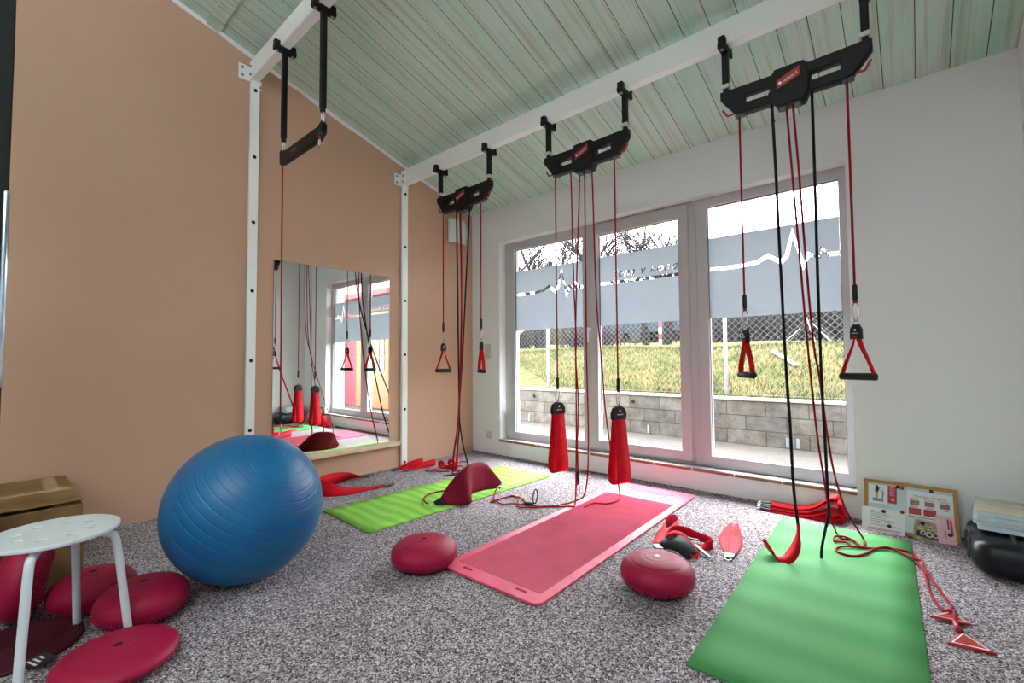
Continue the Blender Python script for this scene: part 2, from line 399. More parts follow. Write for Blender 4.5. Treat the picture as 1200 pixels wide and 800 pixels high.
def band(bm, pts, wd, w, th=.003, n=5):
    """webbing: centre points, width directions, width(s), thickness"""
    P = spline(pts, n); W0 = spline([V(d).normalized() for d in wd], n) if len(wd) > 1 else [V(wd[0]).normalized()]*len(P)
    ws = spline([(x, 0, 0) for x in w], n) if isinstance(w, (list, tuple)) else [V((w, 0, 0))]*len(P)
    rings = []
    for i, p in enumerate(P):
        t = (P[min(len(P)-1, i+1)]-P[max(0, i-1)]).normalized(); d = W0[i]; d = (d-t*d.dot(t)).normalized(); nn = t.cross(d)
        h = ws[i].x/2
        rings.append([bm.verts.new(p+d*a*h+nn*b*th/2) for a, b in ((-1, -1), (1, -1), (1, 1), (-1, 1))])
    for a, b in zip(rings, rings[1:]):
        for k in range(4): bm.faces.new((a[k], a[(k+1) % 4], b[(k+1) % 4], b[k]))
    bm.faces.new(rings[0][::-1]); bm.faces.new(rings[-1]); return bm
def sheet(bm, edges_a, edges_b, th=.006, n=4, m=5):
    """cloth between two edge polylines, with thickness"""
    A = spline(edges_a, n); Bq = spline(edges_b, n); g = []
    for a, b in zip(A, Bq): g.append([a.lerp(b, k/m) for k in range(m+1)])
    nor = []
    for i in range(len(g)):
        t = g[min(len(g)-1, i+1)][m//2]-g[max(0, i-1)][m//2]; d = g[i][m]-g[i][0]; nor.append(t.cross(d).normalized())
    f = [[bm.verts.new(p+nor[i]*th/2) for p in row] for i, row in enumerate(g)]
    k_ = [[bm.verts.new(p-nor[i]*th/2) for p in row] for i, row in enumerate(g)]
    R = len(g)
    for i in range(R-1):
        for j in range(m):
            bm.faces.new((f[i][j], f[i][j+1], f[i+1][j+1], f[i+1][j])); bm.faces.new((k_[i][j], k_[i+1][j], k_[i+1][j+1], k_[i][j+1]))
        bm.faces.new((f[i][0], f[i+1][0], k_[i+1][0], k_[i][0])); bm.faces.new((f[i][m], k_[i][m], k_[i+1][m], f[i+1][m]))
    for j in range(m):
        bm.faces.new((f[0][j], k_[0][j], k_[0][j+1], f[0][j+1])); bm.faces.new((f[-1][j], f[-1][j+1], k_[-1][j+1], k_[-1][j]))
    return bm
def prism(bm, poly, z0, z1, mtx=None):
    a = [bm.verts.new((x, y, z0)) for x, y in poly]; b = [bm.verts.new((x, y, z1)) for x, y in poly]; n = len(poly)
    bm.faces.new(a[::-1]); bm.faces.new(b)
    for i in range(n): bm.faces.new((a[i], a[(i+1) % n], b[(i+1) % n], b[i]))
    if mtx: bmesh.ops.transform(bm, matrix=mtx, verts=a+b)
    return bm
def rrect(w, h, r, n=5, cx=0, cy=0):
    out = []
    for sx, sy, a0 in ((1, 1, 0), (-1, 1, 90), (-1, -1, 180), (1, -1, 270)):
        for k in range(n+1):
            a = radians(a0+90*k/n); out.append((cx+sx*(w/2-r)+r*cos(a), cy+sy*(h/2-r)+r*sin(a)))
    return out
XZ = Matrix.Rotation(pi/2, 4, 'X')      # 2-D (x,y) drawn on the wall plane (x,z)
def flat(loops, depth, bev=0, mtx=None, extra=None):
    """filled 2-D outline with holes -> mesh, thickness 2*depth about its plane; extra: a text curve whose letters become holes"""
    cu = bpy.data.curves.new('outline', 'CURVE'); cu.dimensions = '2D'; cu.fill_mode = 'BOTH'; cu.extrude = depth; cu.bevel_depth = bev; cu.bevel_resolution = 1
    for lp in loops:
        s = cu.splines.new('POLY'); s.points.add(len(lp)-1); s.use_cyclic_u = True
        for p, q in zip(s.points, lp): p.co = (q[0], q[1], 0, 1)
    if extra:
        for sp, off in extra:
            s = cu.splines.new('BEZIER'); s.bezier_points.add(len(sp.bezier_points)-1); s.use_cyclic_u = True; s.resolution_u = 4
            for p, q in zip(s.bezier_points, sp.bezier_points):
                p.handle_left_type = p.handle_right_type = 'FREE'
                o3 = V((off[0], off[1], 0)); p.co = q.co+o3; p.handle_left = q.handle_left+o3; p.handle_right = q.handle_right+o3
    o = bpy.data.objects.new('outline', cu); COL.objects.link(o)
    dg = bpy.context.evaluated_depsgraph_get(); me = bpy.data.meshes.new_from_object(o.evaluated_get(dg))
    bpy.data.objects.remove(o); bpy.data.curves.remove(cu)
    if mtx: me.transform(mtx)
    me.materials.clear(); return me
def text_mesh(s, size, mtx=None, extrude=.0003, shear=0, align='CENTER'):
    cu = bpy.data.curves.new('letters', 'FONT'); cu.body = s; cu.size = size; cu.extrude = extrude; cu.shear = shear; cu.align_x = align; cu.align_y = 'CENTER'; cu.resolution_u = 2
    o = bpy.data.objects.new('letters', cu); COL.objects.link(o); dg = bpy.context.evaluated_depsgraph_get()
    me = bpy.data.meshes.new_from_object(o.evaluated_get(dg)); bpy.data.objects.remove(o); bpy.data.curves.remove(cu)
    if mtx: me.transform(mtx)
    me.materials.clear(); return me

# ------------------------------------------------------------------ camera (24-mm-class wide lens on a tripod)
def camera():
    yaw, pitch, roll, f = 0.7192, 0.0413, -0.0069, 534.52
    cam = bpy.data.cameras.new('camera'); o = bpy.data.objects.new('camera', cam); COL.objects.link(o)
    cam.sensor_width = 36; cam.lens = f/1200*36; cam.clip_start = .02; cam.clip_end = 300
    F = V((-sin(yaw)*cos(pitch), cos(yaw)*cos(pitch), sin(pitch))); R = V((cos(yaw), sin(yaw), 0)); U = R.cross(F)
    R2 = R*cos(roll)+U*sin(roll); U2 = -R*sin(roll)+U*cos(roll)
    m = Matrix((R2, U2, -F)).transposed().to_4x4(); m.translation = V((3.6848, -3.5386, .9984)); o.matrix_world = m
    S.camera = o
camera()

# ------------------------------------------------------------------ room shell
SL = .297; ZC = 2.635; XR = 4.16; YB = -6.4
WX0, WX1, WZ0, WZ1 = .4115, 3.4043, .1769, 2.2496
ceil_z = lambda y: ZC-SL*y
bm = B(); box(bm, -.3, XR+.3, YB-.3, .3, -.12, 0); struct(obj('floor', bm, 'carpet'))
bm = B(); prism(bm, [(YB, 0), (0.32, 0), (.32, ceil_z(.32)), (YB, ceil_z(YB))], -.25, 0, Matrix(((0, 0, 1, 0), (1, 0, 0, 0), (0, 1, 0, 0), (0, 0, 0, 1))))
struct(obj('wall_left', bm, 'tan_wall'))
bm = B(); prism(bm, [(YB, 0), (0.32, 0), (.32, ceil_z(.32)), (YB, ceil_z(YB))], XR, XR+.25, Matrix(((0, 0, 1, 0), (1, 0, 0, 0), (0, 1, 0, 0), (0, 0, 0, 1))))
struct(obj('wall_right', bm, 'white_wall'))
me = flat([[(0, 0), (XR, 0), (XR, ZC), (0, ZC)], [(WX0, WZ0), (WX1, WZ0), (WX1, WZ1), (WX0, WZ1)]], .16, 0, Matrix.Translation((0, .16, 0)) @ XZ)
struct(obj('wall_front', me, 'white_wall'))
bm = B(); box(bm, -.25, XR+.25, YB-.25, YB, 0, ceil_z(YB)+.1); struct(obj('wall_back', bm, 'white_wall'))
bm = B()
a = [bm.verts.new(p) for p in ((-.25, .6, ceil_z(.6)), (XR+.25, .6, ceil_z(.6)), (XR+.25, YB-.25, ceil_z(YB-.25)), (-.25, YB-.25, ceil_z(YB-.25)))]
b = [bm.verts.new(v.co+V((0, 0, .15))) for v in a]
bm.faces.new(a); bm.faces.new(b[::-1])
for i in range(4): bm.faces.new((a[i], b[i], b[(i+1) % 4], a[(i+1) % 4]))
struct(obj('ceiling', bm, 'boards'))
random.seed(4)
# ragged plaster line where the boards meet the tan wall
bm = B(); pts = []
for k in range(60):
    y = -.02-k*.1; pts.append((y, ceil_z(y)-.008-.012*random.random()))
for k in range(59):
    (y0, h0), (y1, h1) = pts[k], pts[k+1]
    vs = [bm.verts.new(p) for p in ((.001, y0, h0-.01), (.001, y1, h1-.01), (.016, y1, ceil_z(y1)+.002), (.016, y0, ceil_z(y0)+.002))]; bm.faces.new(vs)
    vs2 = [bm.verts.new(v.co+V((-.02, 0, .02))) for v in vs]; bm.faces.new(vs2[::-1])
struct(obj('trim_1', bm, 'white_wall'))
# cross batten on the boards
bm = B(); y0, y1 = -2.60, -2.52
for sgn in (0,):
    vs = [(0.0, y0), (XR, y0), (XR, y1), (0.0, y1)]
    a = [bm.verts.new((x, y, ceil_z(y)-.014)) for x, y in vs]; b = [bm.verts.new((x, y, ceil_z(y)+.01)) for x, y in vs]
    bm.faces.new(a); bm.faces.new(b[::-1])
    for i in range(4): bm.faces.new((a[i], b[i], b[(i+1) % 4], a[(i+1) % 4]))
struct(obj('trim_2', bm, 'boards'))
bm = B(); box(bm, WX0, WX1, -.018, .10, WZ0-.022, WZ0); struct(obj('window_sill', bm, 'sill', bevel=.002))
# dark joint where carpet meets the front wall
bm = B(); box(bm, 0.0, XR, -.012, 0, 0, .012); struct(obj('baseboard_front', bm, 'carpet'))

# ------------------------------------------------------------------ windows
FY = .095
def rect(x0, x1, z0, z1): return [(x0, z0), (x1, z0), (x1, z1), (x0, z1)]
def wframe(name, parent, x0, x1, z0, z1, gx0, gx1, gz0, gz1, y0, y1):
    me = flat([rect(x0, x1, z0, z1), rect(gx0, gx1, gz0, gz1)], (y1-y0)/2-.004, .004, Matrix.Translation((0, (y0+y1)/2, 0)) @ XZ)
    return obj(name, me, 'pvc', parent)
def ecg(pts, w):
    """closed outline of a heartbeat stripe of constant vertical-ish width"""
    up = []; dn = []
    for i, p in enumerate(pts):
        a = V(pts[max(0, i-1)]+(0,)) if i else V(p+(0,)); b = V(pts[min(len(pts)-1, i+1)]+(0,))
        t = (b-a).normalized(); d0 = (V(p+(0,))-a).normalized() if i else t; d1 = (b-V(p+(0,))).normalized() if i < len(pts)-1 else t
        nn = V((-(d0+d1).y, (d0+d1).x, 0)).normalized(); c = max(.45, nn.dot(V((-d0.y, d0.x, 0))))
        o = nn*w/2/c; up.append((p[0]+o.x, p[1]+o.y)); dn.append((p[0]-o.x, p[1]-o.y))
    return up+dn[::-1]
FZ0, FZ1, LZ = 1.31, 1.935, 1.69
beat = lambda x: [(x-.30, LZ), (x-.2, LZ+.012), (x-.13, LZ+.048), (x-.05, LZ-.012), (x-.012, LZ+.03), (x+.025, LZ+.19), (x+.085, LZ-.055), (x+.115, LZ+.02), (x+.175, LZ-.005), (x+.19, LZ+.04), (x+.235, LZ), ]
def window(nr, ox0, ox1, gx0, gx1, gz0, gz1, line, sash=None, text=None):
    w = struct(bpy.data.objects.new('window_%d' % nr, None)); COL.objects.link(w); w.location = ((ox0+ox1)/2, FY, WZ0)
    if sash:
        sx0, sx1, sz0, sz1 = sash
        wframe('frame', w, ox0, ox1, WZ0, WZ1, sx0+.02, sx1-.02, sz0+.02, sz1-.02, FY, .17)
        wframe('sash', w, sx0, sx1, sz0, sz1, gx0, gx1, gz0, gz1, FY-.022, .15)
    else: wframe('frame', w, ox0, ox1, WZ0, WZ1, gx0, gx1, gz0, gz1, FY, .17)
    for c in list(w.children): c.data.transform(Matrix.Translation(-w.location))
    me = flat([rect(gx0-.002, gx1+.002, gz0-.002, gz1+.002), rect(gx0+.008, gx1-.008, gz0+.006, gz1-.008)], .004, 0, Matrix.Translation((0, .124, 0)) @ XZ)
    obj('gasket', me, 'gasket', w, world=True)
    bm = B(); box(bm, gx0-.004, gx1+.004, .130, .134, gz0-.004, gz1+.004); obj('glass', bm, 'glass', w, world=True)
    extra = None
    if text:
        cu = bpy.data.curves.new('t', 'FONT'); cu.body = text; cu.size = .105; cu.shear = .32; cu.space_character = 1.15
        o = bpy.data.objects.new('t', cu); COL.objects.link(o); dg = bpy.context.evaluated_depsgraph_get()
        c2 = o.to_curve(dg); extra = [(s, (gx0+.135, LZ+.045)) for s in c2.splines]
        me = flat([rect(gx0+.009, gx1-.009, FZ0, FZ1), ecg(line, .026)], .0006, 0, Matrix.Translation((0, .1265, 0)) @ XZ, extra)
        o.to_curve_clear(); bpy.data.objects.remove(o)
    else:
        me = flat([rect(gx0+.009, gx1-.009, FZ0, FZ1), ecg(line, .026)], .0006, 0, Matrix.Translation((0, .1265, 0)) @ XZ)
    obj('window_film', me, 'film', w, world=True, label='frosted film with a clear heartbeat line')
    return w
w1 = window(1, WX0, 1.452, .532, 1.39, .25, 2.172, [(.545, LZ)]+beat(1.10)+[(1.38, LZ)])
w2 = window(2, 1.452, 2.425, 1.547, 2.302, .275, 2.142, [(1.56, LZ), (1.9, LZ), (2.29, LZ)], sash=(1.472, 2.375, .205, 2.226), text='\u017eena v kondici')
w3 = window(3, 2.425, WX1, 2.512, 3.361, .256, 2.183, [(2.525, LZ)]+beat(3.06)+[(3.348, LZ)])
bm = B(); box(bm, 1.462, 1.488, FY-.030, FY-.022, 1.20, 1.32)
h = obj('handle', bm, 'pvc', w2, world=True, bevel=.003)
bm = B(); tube(bm, spline([(1.475, FY-.03, 1.285), (1.475, FY-.062, 1.285), (1.475, FY-.066, 1.27), (1.475, FY-.066, 1.165)], 5), .009, 10); o = obj('lever', bm, 'white_paint', h, True)
o.data.transform(Matrix.Translation(-w2.location))
for z in (.25, 2.15):
    bm = B(); cyl(bm, (2.388, FY-.012, z-.05), (2.388, FY-.012, z+.05), .009, 12); obj('hinge', bm, 'pvc', w2, True, world=True)
bm = B(); box(bm, 2.414, 2.436, FY-.006, FY+.05, WZ0, WZ1-.002); struct(obj('trim_3', bm, 'pvc', bevel=.002))

# light switch pair and wall socket on the front wall
t = thing('light_switch', 'white double light switch on the wall left of the window', 'light switch', (.242, 0, 1.02))
me = flat([rrect(.082, .153, .006)], .004, .002, Matrix.Translation((0, -.006, .077)) @ XZ); obj('plate', me, 'switch', t)
for k in (0, 1):
    bm = B(); box(bm, -.028, .028, -.016, -.011, .012+k*.071, .068+k*.071); obj('rocker', bm, 'switch', t, bevel=.002)
t = thing('wall_socket', 'white square wall socket low on the wall by the corner', 'socket', (.262, 0, .165))
me = flat([rrect(.082, .082, .006)], .004, .002, Matrix.Translation((0, -.006, .041)) @ XZ); obj('plate', me, 'switch', t)
me = flat([[(.026*cos(2*pi*k/24), .026*sin(2*pi*k/24)) for k in range(24)], [(.021*cos(2*pi*k/24), .021*sin(2*pi*k/24)) for k in range(24)]], .002, 0, Matrix.Translation((0, -.012, .041)) @ XZ); obj('rim', me, 'ink_grey', t)
for s in (-1, 1):
    bm = B(); cyl(bm, (s*.0095, -.011, .041), (s*.0095, -.0145, .041), .003, 8); obj('contact_hole', bm, 'black', t)

# curved opal sconce high on the tan wall
t = thing('wall_sconce', 'curved white glass wall lamp high in the corner behind the first station', 'wall lamp', (0, -.255, 2.255))
bm = B(); prof = []
for j in range(13):
    yy = -.135+.27*j/12; prof.append((yy, .085*(1-(yy/.15)**2)**.5+.012))
g = []
for j, (yy, dx) in enumerate(prof):
    g.append([bm.verts.new((dx-.02*((zz-.13)/.13)**2, yy, zz)) for zz in [.262*k/8 for k in range(9)]])
for i in range(12):
    for k in range(8): bm.faces.new((g[i][k], g[i+1][k], g[i+1][k+1], g[i][k+1]))
o = obj('glass_shade', bm, 'glass_shade', t, True); md = o.modifiers.new('s', 'SOLIDIFY'); md.thickness = .004
bm = B(); box(bm, 0, .022, -.1, .1, .03, .23); obj('back_plate', bm, 'white_paint', t, bevel=.003)

# ------------------------------------------------------------------ mirror on its ledge
t = thing('wall_mirror', 'large frameless mirror standing on the wooden ledge of the tan wall', 'mirror', (0, -1.6, .250))
bm = B(); box(bm, .002, .008, -2.118, -1.084, .250, 1.787); obj('mirror_glass', bm, 'mirror', t, world=True)
me = flat([rect(-2.120, -1.082, .25, 1.789), rect(-2.117, -1.085, .252, 1.786)], .0042, 0, Matrix(((0, 0, 1, .0045), (1, 0, 0, 0), (0, 1, 0, 0), (0, 0, 0, 1))))
obj('edge', me, 'steel', t, world=True, label='polished glass edge')
bm = B(); box(bm, 0, .055, -2.22, -.985, .212, .2495); own(tag(obj('ledge', bm, 'wood', bevel=.002), 'pale wooden ledge under the large mirror', 'ledge'))

# ------------------------------------------------------------------ steel gantries
def gantry(label, yn, zb, zt, py0, py1, holes):
    t = thing('steel_gantry', label, 'gantry', (.015, (py0+py1)/2, 0), 'white steel gantries bolted to the tan wall')
    bm = B(); box(bm, .002, .030, py0, py1, 0, zb); p = obj('post', bm, 'white_paint', t, world=True, bevel=.004)
    for z in holes:
        bm = B(); cyl(bm, (.0295, (py0+py1)/2, z), (.0325, (py0+py1)/2, z), .013, 16); o = obj('hole_cap', bm, 'black_rubber', p, True); o.data.transform(Matrix.Translation(-t.location))
    bm = B(); box(bm, .001, XR-.001, yn, yn+.062, zb, zt); obj('beam', bm, 'white_paint', t, world=True, bevel=.006)
    bm = B(); box(bm, .002, .006, yn-.075, yn+.0, zb-.012, zb+.10); box(bm, .002, .075, yn-.006, yn+.0, zb-.012, zb+.10)
    br = obj('bracket', bm, 'white_paint', t, world=True)
    bm = B(); box(bm, .002, .006, yn+.062, yn+.085, zb-.055, zb+.02); obj('bracket', bm, 'white_paint', t, world=True)
    for (x, y, z, d) in ((.006, yn-.05, zb+.015, 0), (.006, yn-.05, zb+.075, 0), (.05, yn-.006, zb+.02, 1), (.05, yn-.006, zb+.08, 1), (.006, yn+.074, zb-.03, 0)):
        bm = B(); e = V((.008, 0, 0)) if d == 0 else V((0, -.008, 0)); cyl(bm, V((x, y, z)), V((x, y, z))+e, .010, 6); obj('bolt', bm, 'galv', t, world=True)
    return t
HL = [.04, .54, 1.06, 1.578, 2.10, 2.62]
gantry('white steel gantry nearer the window, carrying three trolleys', -.956, 2.706, 2.845, -.955, -.892, HL)
gantry('white steel gantry further from the window, carrying the single sling bar', -2.312, 3.12, 3.262, -2.31, -2.247, [.5, 1.01, 1.525, 2.038, 2.533, 3.041])

# ------------------------------------------------------------------ trolleys with hangers
def clamp_parts(t, x, zb, ytop, ln, clip=True, w=.016):
    """beam clamp and square hanger tube; local coordinates of t (y = 0 at the beam axis)"""
    bm = B(); box(bm, x-.02, x+.02, -.072, .072, zb-.034, zb-.002); c = obj('clamp', bm, 'black', t, bevel=.004)
    for s in (-1, 1):
        bm = B(); cyl(bm, (x, s*.052, zb-.04), (x, s*.052, zb-.03), .011, 6); obj('bolt', bm, 'galv', c)
        bm = B(); box(bm, x-.018, x+.018, s*.053-.018, s*.053+.018, zb-.03, zb+.03); obj('jaw', bm, 'black', c, bevel=.004)
    bm = B(); box(bm, x-w, x+w, -w, w, zb-ln, zb-.03); obj('hanger', bm, 'black', t, bevel=.003)
    if clip:
        bm = B(); box(bm, x-.022, x+.022, -.022, .022, zb-ln-.004, zb-ln+.018); obj('clip', bm, 'clip_white', t, bevel=.003)
        bm = B(); box(bm, x-.012, x+.012, -.012, .012, 2.43-T0, zb-ln); obj('pin', bm, 'black', t)
T0 = 0.0
def trolley():
    t = thing('suspension_trolley', '', 'suspension trolley', (.862, -.925, 2.26), 'suspension trolleys hanging from the window-side beam')
    z0 = 2.26
    # body, drawn in (x,z)
    out = [(-.322, 2.445), (-.322, 2.41), (-.25, 2.312), (-.215, 2.305), (.215, 2.305), (.25, 2.312), (.322, 2.405), (.322, 2.445), (.08, 2.440), (.062, 2.456), (-.062, 2.456), (-.08, 2.440)]
    h1 = [(-.212, 2.400), (-.212, 2.348), (-.095, 2.344), (-.080, 2.37), (-.088, 2.400)]
    h2 = [(-x, z) for x, z in h1][::-1]
    me = flat([[(x, z-z0) for x, z in l] for l in (out, h1, h2)], .021, .005, XZ); obj('body', me, 'black', t)
    hub = [(-.078, 2.405), (-.078, 2.335), (-.055, 2.272), (.055, 2.272), (.078, 2.315), (.078, 2.405), (.06, 2.452), (-.06, 2.452)]
    me = flat([[(x, z-z0) for x, z in hub]], .034, .006, XZ); hb = obj('hub', me, 'black', t)
    me = flat([[(x, z-z0) for x, z in ((-.053, 2.396), (.047, 2.436), (.047, 2.388), (-.053, 2.352))]], .001, 0, Matrix.Translation((0, -.0412, 0)) @ XZ)
    lb = obj('label', me, 'red_plastic', hb, label='red maker label with white lettering')
    mt = Matrix.Translation((.006, -.0425, 2.393-z0)) @ XZ @ Matrix.Rotation(.38, 4, 'Z')
    o = obj('lettering', text_mesh('redcord', .021, mt), 'label_white', hb)
    bm = B(); cyl(bm, (-.038, -.0425, 2.378-z0), (-.038, -.0432, 2.378-z0), .008, 14); obj('emblem', bm, 'label_white', hb)
    for s in (-1, 1):
        bm = B(); tube(bm, spline([(s*.262, 0, 2.322-z0), (s*.294, -.004, 2.318-z0), (s*.301, -.006, 2.324-z0), (s*.320, -.008, 2.356-z0)], 3), .006, 8); obj('hook', bm, 'red_plastic', t, True, label='bent red rope hook')
        bm = B(); box(bm, s*.235-.022, s*.235+.022, -.018, .018, 2.292-z0, 2.306-z0); obj('rope_guide', bm, 'grey_plastic', t, bevel=.003)
        bm = B(); box(bm, s*.03-.015, s*.03+.015, -.03, .03, 2.258-z0, 2.274-z0); obj('rope_guide', bm, 'grey_plastic', t, bevel=.003)
        global T0
        T0 = z0
        clamp_parts(t, s*.302, 2.706-z0, 0, 2.706-2.475)
    return t
tr = trolley(); tr['label'] = 'black suspension trolley nearest the room corner, with one black loop knot of ropes below'
tr['label'] = 'black suspension trolley nearest the tan wall, first on the window-side beam'
dup(tr, (2.063, -.925, 2.26), 'black suspension trolley in the middle of the window-side beam, above the red mat')
dup(tr, (3.269, -.925, 2.26), 'black suspension trolley nearest the camera, above the right green mat')

# single black sling bar on the far gantry
t = thing('sling_bar', 'short black bar on two long black hangers in front of the mirror wall', 'sling bar', (.83, -2.281, 2.33))
T0 = 2.33
for x, w in ((-.275, .017), (.275, .017)): clamp_parts(t, x, 3.12-2.33, 0, 3.12-2.50, False)
for x in (-.275, .275):
    bm = B(); cyl(bm, (x, 0, 2.505-2.33), (x, 0, 2.475-2.33), .016, 10); obj('swivel', bm, 'black', t, True)
    bm = B(); P = [(x+.016*cos(a)*1.0, 0, 2.445-2.33+.036*sin(a)) for a in [2*pi*k/20 for k in range(20)]]; tube(bm, P, .004, 8, True); obj('carabiner', bm, 'steel', t, True)
me = flat([[(-.30, .075), (-.295, -.005), (-.27, -.012), (.245, -.012), (.295, .015), (.30, .06), (.285, .082), (.24, .062), (-.24, .062), (-.285, .085)]], .012, .004, XZ); bd = obj('bar', me, 'black', t)
o = obj('lettering', text_mesh('redcord', .024, Matrix.Translation((-.08, -.0168, .025)) @ XZ), 'ink_grey', bd)
bm = B(); cyl(bm, (.285, -.02, .03), (.30, -.03, -.02), .013, 10); obj('strap_end', bm, 'black_rubber', t, True)
bm = B(); cyl(bm, (.30, -.03, -.02), (.303, -.032, -.04), .009, 10); obj('cord_end', bm, 'red_rope', t, True)
bm = B(); P = [(.305+.010*cos(a), -.033, -.062+.024*sin(a)) for a in [2*pi*k/16 for k in range(16)]]; tube(bm, P, .0032, 8, True); obj('snap_hook', bm, 'steel', t, True)

# ------------------------------------------------------------------ ropes
GR = 'ropes hanging from the suspension trolleys'
def rope(label, pts, mat='red_rope', r=.0052, smooth=5, end=None, name='suspension_rope', group=GR, more=None):
    """end: z length of sleeve + carabiner below the last point"""
    base = V((pts[-1][0], pts[-1][1], min(p[2] for p in pts)))
    t = thing(name, label, 'rope', base, group)
    bm = B(); tube(bm, spline(pts, smooth), r, 8); obj('cord', bm, mat, t, True, world=True)
    e = V(pts[-1])
    if end:
        bm = B(); tube(bm, [e+V((0, 0, .075)), e+V((0, 0, .07)), e+V((0, 0, .005)), e], [.007, .0105, .0105, .008], 10); obj('sleeve', bm, 'black_rubber', t, True, world=True)
        bm = B(); cyl(bm, e, e-V((0, 0, .012)), .009, 10); obj('cord_end', bm, 'red_rope', t, True, world=True)
        c = e-V((0, 0, .052)); bm = B()
        tube(bm, [c+V((.013*cos(a)*(1+.25*sin(a)), .003*sin(3*a), .042*sin(a))) for a in [2*pi*k/24 for k in range(24)]], .0032, 8, True)
        cyl(bm, c+V((0, 0, .04)), c+V((0, 0, .058)), .006, 8); obj('carabiner', bm, 'steel', t, True, world=True)
    if more: more(t)
    return t
Y0 = -.925
def handle_rope(x, ztop, zend, label): return rope(label, [(x, Y0, ztop), (x, Y0-.001, (ztop+zend)/2), (x, Y0, zend)], end=True)
handle_rope(.596, 2.30, 1.262, 'red rope carrying the triangular handle nearest the tan wall')
handle_rope(1.066, 2.30, 1.262, 'red rope carrying the edge-on triangular handle left of the window')
handle_rope(1.817, 2.30, .806, 'red rope carrying the left red loop sling before the window')
handle_rope(2.284, 2.30, .806, 'red rope carrying the right red loop sling before the window')
handle_rope(3.030, 2.30, 1.262, 'red rope carrying the narrow-looking handle before the right window pane')
handle_rope(3.497, 2.30, 1.262, 'red rope carrying the wide triangular handle before the white wall right of the window')
